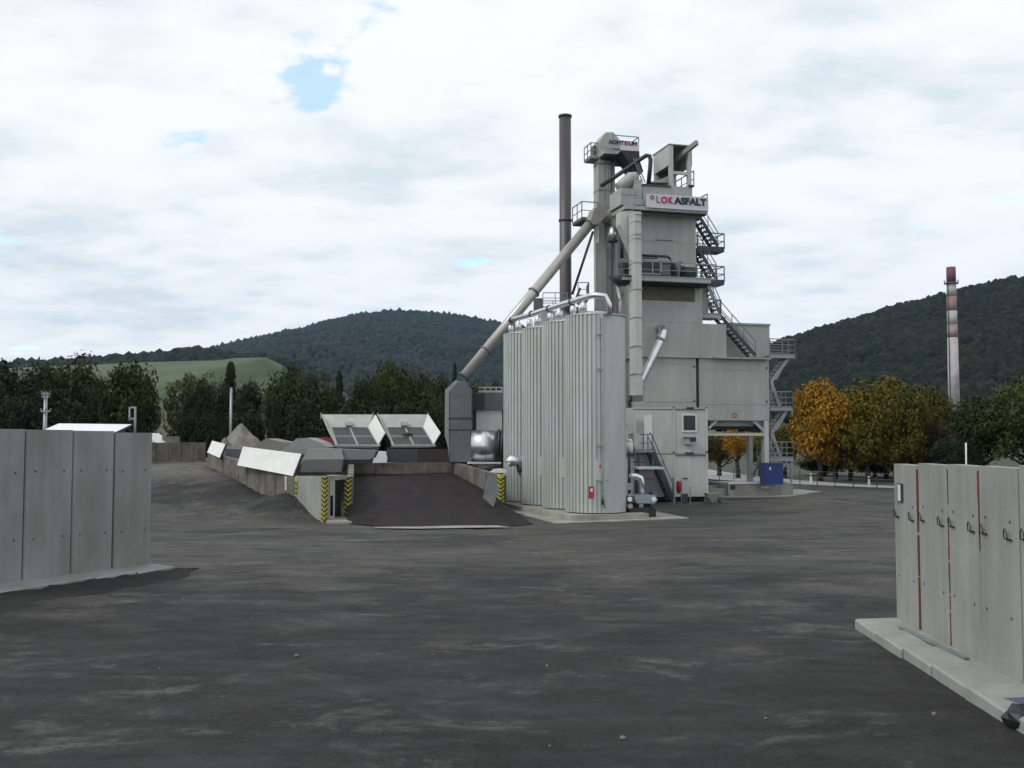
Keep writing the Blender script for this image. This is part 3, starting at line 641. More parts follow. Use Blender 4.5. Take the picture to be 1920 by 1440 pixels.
# ================================================================== concrete wall panels
def mesh_local(fn): mb = MB(); fn(mb); return mb
def wall_run(origin, dirv, nrm, widths, zf, height, thick, foot, m, name, labels, group, holes=True, hooks=False, paint_=None, foot_back=0.3):
    """L-shaped precast panels standing side by side; dirv along the wall, nrm towards the foot side"""
    dirv = V3((dirv[0], dirv[1], 0)).normalized(); nrm = V3((nrm[0], nrm[1], 0)).normalized()
    F = Frame((origin[0], origin[1], 0), math.degrees(math.atan2(dirv.y, dirv.x)))
    sgn = 1 if F.V.dot(nrm) > 0 else -1
    s = 0.0; rn = random.Random(3)
    for i, wd in enumerate(widths):
        c = F.world(s + wd / 2, 0, 0); z0 = zf(c.x, c.y); off = rn.uniform(-.02, .02) if i else 0
        if i == len(widths) - 1 and hooks: off = 0.07
        th = Thing(name, labels[i], 'wall panel', F, (s, 0, z0), group)
        gp = 0.020; a, b_ = s + gp, s + wd - gp; H = height + rn.uniform(-.012, .012)
        v0, v1 = off * sgn, (off - thick) * sgn
        ch = 0.025
        mb = MB()
        # chamfered upright
        f = v0; r = v1
        poly = [(a + ch, f), (b_ - ch, f), (b_, f - ch * sgn), (b_, r), (a, r), (a, f - ch * sgn)]
        n = len(poly); vs = [V3((p, q, z0 + .16)) for p, q in poly] + [V3((p, q, z0 + H)) for p, q in poly]
        mb.add(vs, [tuple(range(n - 1, -1, -1)), tuple(range(n, 2 * n))] + [(k, (k + 1) % n, (k + 1) % n + n, k + n) for k in range(n)])
        th.part('upright_slab', mb, m)
        mb = MB(); fo = foot + rn.uniform(-.07, .07)
        prof = [(v1 - foot_back * sgn * 0 , z0 - .06), (fo * sgn, z0 - .06), (fo * sgn, z0 + .12), ((fo - .03) * sgn, z0 + .15), (v0 + .05 * sgn, z0 + .18), (v1, z0 + .18)]
        n = len(prof); vs = [V3((a, q, z)) for q, z in prof] + [V3((b_, q, z)) for q, z in prof]
        mb.add(vs, [tuple(range(n)), tuple(range(2 * n - 1, n - 1, -1))] + [(k, k + n, (k + 1) % n + n, (k + 1) % n) for k in range(n)])
        th.part('foot_slab', mb, m)
        if holes:
            for zz_ in (0.30, 0.73):
                for q in (.2, .8):
                    hm = MB(); p = V3((s + wd * q, v0, z0 + H * zz_ + rn.uniform(-.02, .02)))
                    hm.tube(p - V3((0, .03 * sgn, 0)), p + V3((0, .004 * sgn, 0)), .028, 10); th.part('anchor_hole', hm, dsteel)
        if hooks:
            for q in (.17, .80):
                z = z0 + H * 0.70; u = s + wd * q; hm = MB()
                pts = [V3((u - .05, v0 - .01 * sgn, z - .05)), V3((u - .05, v0 + .05 * sgn, z - .05)), V3((u - .045, v0 + .06 * sgn, z + .04)), V3((u, v0 + .065 * sgn, z + .085)), V3((u + .045, v0 + .06 * sgn, z + .04)), V3((u + .05, v0 + .05 * sgn, z - .05)), V3((u + .05, v0 - .01 * sgn, z - .05))]
                hm.path(pts, .010, 6); hm.bar(V3((u - .09, v0 + .008 * sgn, z - .065)), V3((u + .09, v0 + .008 * sgn, z - .065)), .014)
                th.part('lifting_hook', hm, dsteel)
                hm = MB(); p = V3((u + .02, v0, z + .17)); hm.tube(p, p + V3((0, .006 * sgn, 0)), .022, 8); th.part('anchor_hole', hm, dsteel)
                hm = MB(); p = V3((u, v0, z0 + H * .33)); hm.tube(p, p + V3((0, .006 * sgn, 0)), .02, 8); th.part('anchor_hole', hm, dsteel)
        if paint_ and i in paint_:
            pm = MB()
            for (za, zb, wdt) in paint_[i]:
                z = zb
                while z > za:
                    l = rn.uniform(.05, .22); w2 = wdt * rn.uniform(.25, 1.1); u = b_ + .004
                    pm.box(u - w2, u - .002, v0 - .03 * sgn, v0 + .004 * sgn, z0 + H * z - l, z0 + H * z); z -= (l + (rn.uniform(.01, .06) if rn.random() < .2 else -.004)) / H
            th.part('paint_streak', pm, redpaint, label='red paint run down the joint')
        if hooks and i == 0:
            sp_ = Thing('sign_plate', 'small white plate in a dark frame on the first panel of the right wall', 'sign', F, (s + .28, v0, z0 + H * .80))
            pm = MB(); u = s + .42; za, zb = z0 + H * .775, z0 + H * .885
            pm.box(u - .13, u + .13, v0, v0 + .03 * sgn, za, zb); sp_.part('frame', pm, dgrey)
            pm = MB(); pm.box(u - .075, u + .07, v0 + .03 * sgn, v0 + .036 * sgn, za + .02, zb - .02); sp_.part('plate', pm, white)
        s += wd
    return F
# right wall: from its far end towards the camera
gz = lambda X, Y: 0.02 * max(0, 48 - Y)
far_end = V3((5.5 + .075 * 17.97, 17.97, 0)); dr = V3((-.075, -1, 0)).normalized()
FR = wall_run(far_end, dr, (-1, .075), [1.275, 1.40, 1.235, 1.27, 1.29, 1.29, 1.29], gz, 2.92, .22, .72, conc, 'wall_panel',
 ['first pale panel of the right wall, farthest from the camera, with the white plate',
  'second pale panel of the right wall, red paint down the joint left of it',
  'third pale panel of the right wall, right of the joint with the longest red paint run',
  'fourth pale panel of the right wall, bright red paint at the top of its left joint',
  'pale panel of the right wall cut by the right edge of the picture',
  'pale panel of the right wall nearest the camera but one', 'pale panel of the right wall nearest the camera'],
 'concrete panels of the right wall', holes=False, hooks=True,
 paint_={0: [(.02, .98, .018)], 1: [(.25, .72, .03), (.05, .24, .022), (.8, .98, .012)], 2: [(.72, .98, .038), (.62, .72, .015)]})
# flat steel bars lying on the feet of the right panels
for k, (s0, s1, o0, o1, lb) in enumerate([(1.0, 2.6, .24, .17, 'grey flat steel bar on the wall foot, farther from the camera'), (2.1, 3.65, .22, .12, 'grey flat steel bar on the wall foot, nearer to the camera')]):
    sg = 1 if FR.V.dot(V3((-1, 0, 0))) > 0 else -1
    pa = FR.world(s0, o0 * sg, 0); pb = FR.world(s1, o1 * sg, 0); za = gz(pa.x, pa.y) + .20; zb = gz(pb.x, pb.y) + .20
    mb = MB(); mb.bar(V3((pa.x, pa.y, za)), V3((pb.x, pb.y, zb)), .07, .03)
    single('steel_bar', mb, galv, lb, 'steel bar', base=(pa.x, pa.y, za), group='steel bars on the wall foot')
# left wall
E = V3((-9.73, 27.1, 0)); dl = V3((-.42, -.908, 0)).normalized()
wall_run(E, dl, (.908, -.42), [1.31, 1.32, 1.38, 1.35, 1.35], gz, 3.70, .25, .85, conc_l, 'wall_panel',
 ['grey panel at the right end of the left wall', 'grey panel second from the right end of the left wall', 'stained grey panel third from the right end of the left wall',
  'grey panel at the left edge of the picture in the left wall', 'grey panel of the left wall beyond the picture edge'],
 'concrete panels of the left wall')
# low wall at the back left
p0 = W(386, 873, 70); p1 = W(292, 885, 67)
dd = (p1 - p0); dd.z = 0
nW = 4; wl = dd.length / nW
lbs = ['low grey panel at the right end of the back wall, beside the white flaps', 'low grey panel second from the right in the back wall', 'low grey panel third from the right in the back wall',
       'low grey panel of the back wall next to the left wall end', 'low grey panel of the back wall hidden by the left wall', 'low grey panel of the back wall farthest left']
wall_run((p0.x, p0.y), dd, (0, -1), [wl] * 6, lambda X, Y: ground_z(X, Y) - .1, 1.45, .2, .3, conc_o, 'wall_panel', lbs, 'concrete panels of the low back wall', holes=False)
q0 = W(336, 846, 74); q1 = W(303, 846, 74)
wall_run((q0.x, q0.y), (q1 - q0), (0, -1), [(q0 - q1).length], lambda X, Y: 1.9, W(336, 818, 74).z - 1.9, .2, .3, conc_o, 'wall_panel', ['higher grey panel standing behind the low back wall'], 'concrete panels of the low back wall', holes=False)
# white tent corner
mb = MB(); a, b_, c = W(270, 812, 72), W(314, 846, 72), W(270, 850, 72)
mb.prism([(a.x, a.z), (b_.x, b_.z), (b_.x, b_.z - .5), (c.x, b_.z - .5)], 72, 75)
single('tent', mb, white, 'white tent roof corner peeping over the low back wall', 'tent', base=(b_.x, 72, 2))

# ================================================================== silos
FS = Frame((W(1118, 900, 50).x, 50, 0), 20)
def silo_shell(ribs_to=None, z0=.34, z1=10.0, r=1.49):
    """ribbed cylinder; ribs_to limits the ribs to part of the circumference (degrees, 0 = +u, going ccw)"""
    mb = MB(); ring = []; n = 44
    for k in range(n):
        a0 = 360 * k / n
        rib = ribs_to is None or ribs_to[0] <= a0 <= ribs_to[1]
        for fr, dr_ in ((0, 0), (.26, 0), (.34, .065), (.92, .065)):
            a = R(a0 + 360 / n * fr); rr = r + (dr_ if rib else .0)
            ring.append((math.cos(a) * rr, math.sin(a) * rr))
    m = len(ring)
    for z in (z0, z1): mb.v += [V3((x, y, z)) for x, y in ring]
    mb.f = [(k, (k + 1) % m, (k + 1) % m + m, k + m) for k in range(m)]; mb.sm = [False] * m
    if ribs_to:
        for k in range(m):
            a = 360 * k / m
            if not ribs_to[0] <= a <= ribs_to[1]: mb.sm[k] = True
    return mb
SILO_LB = ['pale ribbed silo nearest the camera, smooth on its right side', 'second pale ribbed silo from the front', 'third pale ribbed silo from the front', 'pale ribbed silo farthest back, beside the ramp wall']
def shift(mb, d):
    d = V3(d); mb.v = [v + d for v in mb.v]; return mb
for k in range(4):
    c = V3((0, 3.08 * k, 0))
    th = Thing('silo', SILO_LB[k], 'silo', FS, (0, 3.08 * k, .3), 'silos in a row on the concrete plinth')
    th.part('shell', shift(silo_shell((130, 257) if k == 0 else None), c), silo_m)
    mb = MB(); mb.tube(c + V3((0, 0, 10.0)), c + V3((0, 0, 10.06)), 1.56, 40); mb.tube(c + V3((0, 0, 10.06)), c + V3((0, 0, 10.3)), 1.5, 40, .5); th.part('roof', mb, silo_m)
    mb = MB(); mb.tube(c + V3((0, 0, .28)), c + V3((0, 0, .345)), 1.45, 40); th.part('base_ring', mb, dgrey)
    # smooth access panel curved round the shell
    mb = MB(); vs = []; a0, a1 = (243, 270) if k == 0 else (222, 246); zA, zB = (1.95, 2.95)
    for i in range(7):
        a = R(a0 + (a1 - a0) * i / 6)
        for z in (zA, zB): vs.append((math.cos(a) * 1.55, math.sin(a) * 1.55, z))
        for z in (zA, zB): vs.append((math.cos(a) * 1.5, math.sin(a) * 1.5, z))
    fs = []
    for i in range(6): o = i * 4; fs += [(o, o + 4, o + 5, o + 1), (o + 1, o + 5, o + 7, o + 3), (o, o + 2, o + 6, o + 4)]
    fs += [(0, 1, 3, 2), (24, 26, 27, 25)]
    mb.add([V3(v) + c for v in vs], fs, False); th.part('access_panel', mb, silo_m)
    mb = MB()
    for (du, dv, rr) in ((-.9, -.55, .17), (-.75, .1, .13), (-.9, .75, .17)):
        p = c + V3((du, dv, 10.05)); mb = MB(); mb.path([p, p + V3((0, 0, .5)), p + V3((0, 0, .62))], [rr, rr, rr * .75], 12); th.part('vent_stub', mb, alu)
    if k == 0:
        a = R(253); p = V3((math.cos(a) * 1.55, math.sin(a) * 1.55, 2.6)); q = V3((math.cos(a), math.sin(a), 0))
        mb = MB(); mb.tube(p - q * .05, p + q * .06, .07, 10); th.part('level_gauge', mb, red)
# vent manifold running over the silo tops with downpipe
th = Thing('vent_pipe', 'bright metal pipe running along the silo tops and down the front silo', 'pipe', FS, (-.35, -1.6, .3))
za = 10.95
pA = V3((-.95, 10.0, za)); pB = V3((-.75, -1.35, za))
mb = MB(); mb.path([pA, pA.lerp(pB, .33) + V3((0, 0, -.03)), pA.lerp(pB, .66), pB + V3((0, .3, 0)), pB + V3((.12, 0, .0)), pB + V3((.55, -.2, -.06)), pB + V3((.72, -.28, -.45)), pB + V3((.74, -.3, -1.0))], [.15] * 5 + [.15, .14, .12], 14)
th.part('manifold', mb, alu)
for t_ in (.02, .3, .52, .78):
    p = pA.lerp(pB, t_); mb = MB(); mb.tube(p - V3((0, .03, 0)), p + V3((0, .05, 0)), .19, 14); th.part('flange', mb, dgrey)
for k in range(4):
    p = pA.lerp(pB, .12 + .26 * k); mb = MB(); mb.tube(V3((p.x, p.y, 10.05)), V3((p.x, p.y, za)), .07, 8); th.part('riser', mb, alu)
u, z = FS.uz(1129, 700, -1.66)
mb = MB(); mb.path([V3((u - .02, -1.60, 10.0)), V3((u, -1.66, 9.8)), V3((u, -1.66, 1.25)), V3((u, -1.66, .9))], [.06, .06, .055, .04], 10); th.part('downpipe', mb, galv)
for z in (9.0, 7.3, 3.6, 1.9):
    mb = MB(); mb.box(u - .2, u + .04, -1.72, -1.52, z - .04, z + .04); th.part('bracket', mb, galv)
mb = MB(); mb.box(u - .05, u + .05, -1.75, -1.6, .75, 1.0); mb.bar(V3((u - .06, -1.7, .95)), V3((u + .1, -1.7, .6)), .04); th.part('valve', mb, dgrey)
# red fire point sign on the front silo
th = Thing('fire_sign', 'small red fire point sign with white symbol low on the nearest silo', 'sign', FS, (FS.uz(1109, 923, -1.66)[0], -1.66, 1.4))
mb = MB(); mb.fbox(FS, 1104, 1114, 912, 935, -1.66, -1.63); th.part('board', mb, red)
mb = MB(); mb.fbox(FS, 1107, 1111.5, 916, 922, -1.672, -1.661); th.part('symbol', mb, white)
# steam lagging/blower on the far silo
th = Thing('burner', 'silver burner casing with dark fan hanging on the farthest silo', 'burner', WF, tuple(W(965, 880, 56)))
mb = MB(); p = W(962, 868, 56.2); mb.path([p + V3((-.35, 0, -.05)), p + V3((-.1, 0, .12)), p + V3((.3, 0, .1)), p + V3((.55, 0, -.1))], [.22, .33, .30, .15], 12); th.part('cowl', mb, alu)
mb = MB(); p = W(971, 876, 56.0); mb.tube(p, p + V3((.3, .1, 0)), .3, 14); mb.bar(p, W(976, 892, 56.0), .12); th.part('fan_housing', mb, dgrey)
# plinth and apron
mb = MB(); mb.box(-2.15, 2.0, -1.75, 11.2, -.1, .29)
single('silo_plinth', mb, slab, 'raised pale concrete plinth under the silos', 'plinth', FS, (-2.15, -2, 0))
mb = MB(); pts = [(925, 948), (968, 962), (1043, 982.5), (1130, 979), (1292, 972.5), (1215, 957), (1100, 950), (1000, 940)]
lo = [G(*p) + V3((0, 0, -.08)) for p in pts]; hi = [G(*p) + V3((0, 0, .035)) for p in pts]; n = len(pts)
mb.add(lo + hi, [tuple(range(n - 1, -1, -1)), tuple(range(n, 2 * n))] + [(k, (k + 1) % n, (k + 1) % n + n, k + n) for k in range(n)])
struct('concrete_apron', mb, slab)
# hot oil pump unit right of the front silo
u0, _ = FS.uz(1178, 940, -.6)
th = Thing('pump_unit', 'chrome pump unit on a dark base right of the nearest silo', 'pump', FS, (u0 + .6, -.6, 0))
def fp(px, py, v=-.6): return FS.p(px, py, v)
mb = MB(); mb.fbox(FS, 1180, 1230, 952, 970, -.95, -.1, zb=.0); th.part('base_frame', mb, blackp)
mb = MB(); mb.prism([tuple(fp(1183, 930).xz), tuple(fp(1188, 926.5).xz), tuple(fp(1221, 927).xz), tuple(fp(1227, 936).xz), tuple(fp(1222, 943).xz), tuple(fp(1188, 943).xz)], -.95, -.15); th.part('hood', mb, mat('chrome_hood', (.45, .49, .56), .25, .8))
mb = MB(); mb.path([fp(1181, 892), fp(1192, 893), fp(1200, 897), fp(1203, 906), fp(1203, 925)], [.13, .15, .18, .16, .15], 12); th.part('exhaust_elbow', mb, alu)
mb = MB(); mb.tube(fp(1180, 912, -.7), fp(1180, 912, -.2), .17, 14); th.part('filter_pot', mb, galv)
for px in (1181, 1226):
    mb = MB(); mb.tube(fp(px, 936, -1.05), fp(px, 936, -.9), .12, 12); th.part('lamp', mb, alu)
    mb = MB(); mb.tube(fp(px + 1, 949, -1.03), fp(px + 1, 949, -.2), .13, 12); th.part('wheel', mb, galv if px < 1200 else dgrey)
mb = MB(); mb.fbox(FS, 1190, 1220, 943, 953, -.7, -.2); th.part('engine', mb, black)
mb = MB(); mb.fbox(FS, 1199, 1206, 943, 953, -.9, -.72); th.part('tank', mb, galv)
mb = MB(); mb.tube(fp(1218, 922), fp(1222, 927), .10, 10); mb.tube(fp(1206, 898), fp(1208, 906), .08, 10); th.part('control_knob', mb, black)

# ================================================================== mixing tower
FT = Frame((W(1200, 900, 66).x, 66, 0), 15)
def tp(px, py, v=0): return FT.p(px, py, v)
TW = Thing('mixing_tower', 'tall pale grey stacked container mixing tower with outside stairs and platforms', 'industrial tower', FT, (4, 2, 0))
def TB(name, args, m, label=None, parent=None, zb=None):
    mb = MB()
    for a in (args if isinstance(args[0], (tuple, list)) else [args]): mb.fbox(FT, *a, zb=zb)
    return TW.part(name, mb, m, parent, label)
wl_ = TB('lower_wall', (1200, 1305.5, 669, 800, 0, 6), paint)
wr_ = TB('lower_wall', (1311.5, 1442, 670, 788, 0, 6), paint)
TB('joint_gap', (1306, 1311, 670, 764, .25, 5.8), black)
mb = MB()
for (a, b_, y0, y1) in ((1206, 1303, 680, 681), (1208, 1303, 752, 752.8), (1315, 1438, 692, 692.8), (1315, 1438, 757, 757.8)): mb.fbox(FT, a, b_, y0, y1, -.02, 0.01)
for (a, y0, y1) in ((1315, 690, 758), (1436, 690, 758), (1206, 682, 752)): mb.fbox(FT, a, a + .8, y0, y1, -.02, .01)
TW.part('panel_seam', mb, paint2)
for (px, py) in ((1302, 687), (1302, 752), (1438, 690), (1438, 753)): TB('corner_lock', (px - 1.5, px + 1.5, py - 1.5, py + 1.5, -.03, .02), dgrey)
TB('middle_block', (1197, 1362, 603, 668.5, -.2, 6), paint)
TB('machine_room', (1362.3, 1443, 607, 668.5, 1.4, 5.5), paint)
TB('roof_edge', (1360, 1445, 604.5, 608, 1.3, 5.6), paint2)
TB('deck', (1340, 1446, 668.7, 671.5, -.45, 6.1), paint2)
TB('middle_block', (1197, 1317, 523, 602.7, -.2, 5.2), paint)
TB('cabinet', (1318, 1328, 538, 590, .8, 2.4), paint)
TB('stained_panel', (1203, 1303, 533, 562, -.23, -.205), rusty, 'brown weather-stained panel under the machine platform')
TB('upper_block', (1198, 1305, 398, 522.7, 0, 5), paint)
TB('panel_seam', (1204, 1304, 450.5, 451.7, -.02, .01), paint2); TB('panel_seam', (1228, 1262, 449, 450.2, -.03, .01), dgrey)
# machine platform
pf = TB('machine_platform', (1167, 1333, 518, 524, -1.7, -.22), paint2)
TB('platform_beam', (1170, 1330, 524.4, 529, -1.3, -.22), blackp)
mb = MB(); zp = FT.uz(1170, 518, -1.7)[1]
uL = FT.uz(1167, 520, -1.7)[0]; uR = FT.uz(1352, 522, -1.7)[0]; uB = FT.uz(1305, 500, 0)[0]
mb.rail([V3((uL, -.3, zp)), V3((uL, -1.66, zp)), V3((uB + .6, -1.66, zp))], 1.05, 1.2); TW.part('railing', mb, mesh_rail, pf)
# machinery on it
mach = TB('burner_cabinet', (1203, 1256, 487, 516.5, -1.15, -.3), dgrey)
TB('cabinet_frame', [(1203, 1257, 485, 488, -1.22, -.3), (1222.5, 1225, 488, 514, -1.22, -1.16), (1239, 1241, 488, 510, -1.22, -1.16), (1204, 1240, 511, 514, -1.24, -1.16)], paint2, parent=mach)
TB('cabinet_panel', (1241, 1257, 496, 516, -1.21, -1.16), ductm, parent=mach)
mb = MB(); mb.path([tp(1204, 479, -.8), tp(1250, 481, -.8), tp(1256, 484, -.8), tp(1257, 495, -.8)], .09, 8); mb.path([tp(1204, 484, -1), tp(1228, 485, -1), tp(1236, 481, -1)], .06, 8); TW.part('pipework', mb, dgrey)
mb = MB(); mb.tube(tp(1262, 505, -.95), tp(1274, 505, -.95), .47, 20); TW.part('fan_housing', mb, ductm)
mb = MB(); mb.tube(tp(1274, 506, -.95), tp(1277, 506, -.95), .55, 20); TW.part('fan_ring', mb, dgrey)
mb = MB(); mb.tube(tp(1277, 507, -.95), tp(1303, 508, -.95), .44, 20); TW.part('motor_drum', mb, green_m)
mb = MB(); mb.fbox(FT, 1278, 1304, 493, 500, -1.45, -.4); TW.part('drum_cover', mb, paintL)
TB('small_plant', [(1168, 1180, 492, 500, -1.2, -.3), (1170, 1179, 503, 516, -1.0, -.3)], dgrey)
mb = MB(); mb.tube(tp(1166, 520, -.9), tp(1166, 536, -.9), .95, 16, .3); TW.part('hood', mb, dgrey)
# top deck and sign
zt = FT.uz(1172, 384, -1.3)[1]
td = TB('top_platform', (1172, 1327, 384, 391, -1.3, 4.9), paint2)
TB('platform_beam', [(1176, 1324, 391.3, 395, -1.0, -.6), (1176, 1324, 391.3, 395, 2, 2.4)], dgrey)
mb = MB(); uL = FT.uz(1172, 388, -1.3)[0]; uR = FT.uz(1327, 388, -1.3)[0]
mb.rail([V3((uL, 3.2, zt)), V3((uL, 4.85, zt)), V3((uR, 4.85, zt)), V3((uR, -1.25, zt))], 1.1, 1.3); TW.part('railing', mb, mesh_rail, td)
sb = TB('sign_board', (1212, 1328, 362.5, 388.5, -1.42, -1.36), signm)
def letters(s, pa, pb, pya, pyb, m, bold=0.0, v=-1.44):
    # pya/pyb: top and bottom pixel at the left end
    u0, z1 = FT.uz(pa, pya, v); z0 = FT.uz(pa, pyb, v)[1]; u1 = FT.uz(pb, (pya + pyb) / 2, v)[0]
    return lettering(TW, s, u0, u1, v, z0, z1, m, sb, bold)
letters('L', 1231, 1238, 367, 380, grey_letter, 0.0)
letters('O', 1239.5, 1251.5, 368, 381, red_letter, 0.04)
letters('K', 1253.2, 1262.5, 368.8, 381.5, red_letter, 0.035)
letters('ASFALT', 1263.5, 1324.5, 368.8, 382.6, dark_letter, 0.05)
c0 = tp(1223, 370, -1.44)
mb = MB()
for k in range(20):
    a, b_ = 2 * math.pi * k / 20, 2 * math.pi * (k + 1) / 20
    P = lambda a, r: c0 + V3((math.cos(a) * r, 0, math.sin(a) * r))
    mb.hexa([P(a, .07), P(b_, .07), P(b_, .07) + V3((0, .03, 0)), P(a, .07) + V3((0, .03, 0))], [P(a, .15), P(b_, .15), P(b_, .15) + V3((0, .03, 0)), P(a, .15) + V3((0, .03, 0))])
TW.part('emblem', mb, red_letter, sb)
# top box and machinery left of it
TB('screen_house', (1205, 1298, 345, 383.5, .3, 4), paint)
TB('roof_edge', [(1203, 1258, 344, 347, .2, 4.1), (1292, 1301, 346, 350, .2, 4.1)], dgrey)
mb = MB(); zr = FT.uz(1260, 345, .3)[1]; a = FT.uz(1262, 345, 3.6)[0]; b_ = FT.uz(1301, 345, 3.6)[0]
b_ = FT.uz(1301, 345, .6)[0]; mb.rail([V3((a, 3.6, zr)), V3((b_, 3.6, zr)), V3((b_, .6, zr))], 1.1, 1.0); TW.part('railing', mb, mesh_rail)
gm = TB('vibrating_screen', [(1164, 1190, 352, 383.5, -.9, 1.2)], paint2, 'pale green machine casing left of the sign')
TB('casing_block', [(1190.4, 1203, 336, 372, -.8, 1.0)], paint2, parent=gm)
TB('casing_base', [(1190.4, 1211, 372.4, 383.5, -1.0, .28)], paint2, parent=gm)
mb = MB(); mb.path([tp(1158, 352, -.2), tp(1172, 344, -.2), tp(1184, 334, -.2), tp(1194, 330, -.2)], [.3, .42, .45, .3], 12); TW.part('inlet_hood', mb, paint2, gm)
TB('casing_rib', [(1166, 1167.5, 355, 383, -.95, -.9), (1177, 1178.5, 353, 383, -.95, -.9), (1188, 1189.5, 353, 383, -.95, -.9), (1164, 1190, 362, 363.5, -.95, -.9)], paint, parent=gm)
# hoist enclosure on the roof
zb_ = zr
uA = FT.uz(1256, 320, .35)[0]; uC = FT.uz(1297, 320, .35)[0]; vF, vB = .35, 3.1
zT = FT.uz(1258, 272, .35)[1]; zP = FT.uz(1258, 309, .35)[1]
hs = MB(); 
for (u, v) in ((uA, vF), (uC - .28, vF), (uA, vB - .28), (uC - .28, vB - .28)): hs.box(u, u + .26, v, v + .26, zb_ - (.9 if v == vF else 0), zT)
hs.box(uA + .26, uC - .28, vF + .03, vF + .18, FT.uz(1262, 323, .35)[1] - .1, FT.uz(1262, 323, .35)[1] + .1)
hoist = TW.part('hoist_frame', hs, paintL)
mb = MB(); mb.box(uA - .03, uA - .005, vF, vB, zP, zT + .02); mb.box(uA, uC, vB + .01, vB + .04, zP - .3, zT); mb.box(uC + .005, uC + .03, vF, vB, zP, zT)
TW.part('side_sheet', mb, paintL, hoist)
mb = MB(); mb.box(uA + .28, uC - .3, vB - .5, vB - .35, zP - .2, zT - .1); mb.box(uA + .01, uA + .25, vF + .28, vB - .3, zP - .05, zT - .1); TW.part('rubber_curtain', mb, black, hoist)
mb = MB(); mb.box(uA - .08, uC + .08, vF - .05, vB + .1, zT + .025, zT + .09); TW.part('roof_sheet', mb, paint2, hoist)
mb = MB(); mb.bar(tp(1268, 298, 1.2), tp(1307, 267, -.9), .22, .32); TW.part('hoist_jib', mb, tan, hoist)
mb = MB(); mb.prism([tuple(tp(1210, 345, 1.0).xz), tuple(tp(1236, 338, 1.0).xz), tuple(tp(1256, 329, 1.0).xz), tuple(tp(1256, 345, 1.0).xz)], .6, 2.0); TW.part('roof_hatch', mb, paint2)
# gateway
uo0 = FT.uz(1327.5, 850, 0)[0]; uo1 = FT.uz(1434, 850, 0)[0]; ue = FT.uz(1442, 850, 0)[0]; zl = FT.uz(1440, 788, 0)[1]
zbm = FT.uz(1330, 812, 0)[1]; zbb = FT.uz(1330, 817, 0)[1]
zh = FT.uz(1300, 788, 0)[1]
mb = MB(); mb.box(FT.uz(1200, 850, 0)[0], uo0, 2.0, 6, 0, FT.uz(1200, 800, 0)[1] - .01); TW.part('lower_wall', mb, paint)
mb = MB(); mb.box(uo0 - .35, uo0, 0, .35, .1, zh - .01); TW.part('leg', mb, paintL)
mb = MB(); mb.box(uo1, ue, 0, .5, .5, zh - .02); TW.part('leg', mb, paintL)
mb = MB(); mb.fbox(FT, 1405, 1412, 818, 905, 3.0, 3.4, zb=.5); TW.part('leg', mb, paintL)
mb = MB(); mb.box(uo0 + .005, uo1 - .005, .05, .3, zbb, zbm); mb.box(uo0 + .005, uo1 - .005, 5.4, 5.7, zbb, zbm); mb.box(uo1 + .05, ue - .05, .52, 5.6, zbb, zbm); TW.part('gateway_beam', mb, paintL)
for (x0, y0, v0_, x1, y1, v1_) in ((1343, 788.5, .2, 1328.5, 803, .2), (1411, 788.5, .2, 1434, 810, .2), (1433, 836, .3, 1413, 893, 3.2)):
    mb = MB(); mb.bar(tp(x0, y0, v0_), tp(x1, y1, v1_), .15); TW.part('brace', mb, paintL)
mb = MB(); mb.fbox(FT, 1332, 1412, 789, 799, .7, 4.5); TW.part('discharge_hopper', mb, paint2)
mb = MB(); mb.fbox(FT, 1336, 1408, 799.4, 805, 1.0, 4.2); mb.fbox(FT, 1352, 1362, 805, 809, 1.2, 2); mb.fbox(FT, 1394, 1404, 805, 809, 1.2, 2); TW.part('discharge_gate', mb, blackp)
c1 = tp(1377, 779, -.02); mb = MB()
for k in range(24):
    a, b_ = 2 * math.pi * k / 24, 2 * math.pi * (k + 1) / 24
    P = lambda a, r: c1 + V3((math.cos(a) * r, 0, math.sin(a) * r))
    mb.hexa([P(a, .13), P(b_, .13), P(b_, .13) + V3((0, .018, 0)), P(a, .13) + V3((0, .018, 0))], [P(a, .18), P(b_, .18), P(b_, .18) + V3((0, .018, 0)), P(a, .18) + V3((0, .018, 0))])
mh = TW.part('height_sign', mb, dred)
# outside stairs: upper dark flights
def landing(name, pl, pr, py, v0, v1, m, rail_h=1.05, th_=.12, sides='frbl', mids=(.5,)):
    u0, z = FT.uz(pl, py, v0); u1 = FT.uz(pr, py, v0)[0]
    mb = MB(); mb.box(u0, u1, v0, v1, z - th_, z); o = TW.part(name, mb, m)
    q = {'f': (V3((u0, v0, z)), V3((u1, v0, z))), 'r': (V3((u1, v0, z)), V3((u1, v1, z))), 'b': (V3((u1, v1, z)), V3((u0, v1, z))), 'l': (V3((u0, v1, z)), V3((u0, v0, z)))}
    mb = MB()
    for k in sides: mb.rail([q[k][0], q[k][1]], rail_h, 1.0, .028, mids)
    TW.part('railing', mb, mesh_rail if m != rail_dark else rail_dark, o)
    return o, u0, u1, z
wv = V3((0, 1.0, 0))
def flight(a, b, m, hr=True, w_=None):
    w_ = w_ or wv; mb = MB(); mb.stairs(a, b, w_); o = TW.part('stair_flight', mb, m)
    if hr: mb = MB(); mb.handrail(a, b, w_); TW.part('handrail', mb, mesh_rail, o)
landing('landing', 1307, 1358, 464, .2, 1.4, rail_dark, 1.05, .22, 'frb')
flight(tp(1309, 402, .25), tp(1346, 462, .25), rail_dark)
landing('landing', 1303, 1358, 526, .2, 1.4, rail_dark, 1.05, .22, 'frb')
flight(tp(1309, 466, .25), tp(1344, 524, .25), rail_dark)
mb = MB(); mb.fbox(FT, 1306, 1326, 465.5, 475, .3, 1.3); TW.part('landing_bracket', mb, rail_dark)
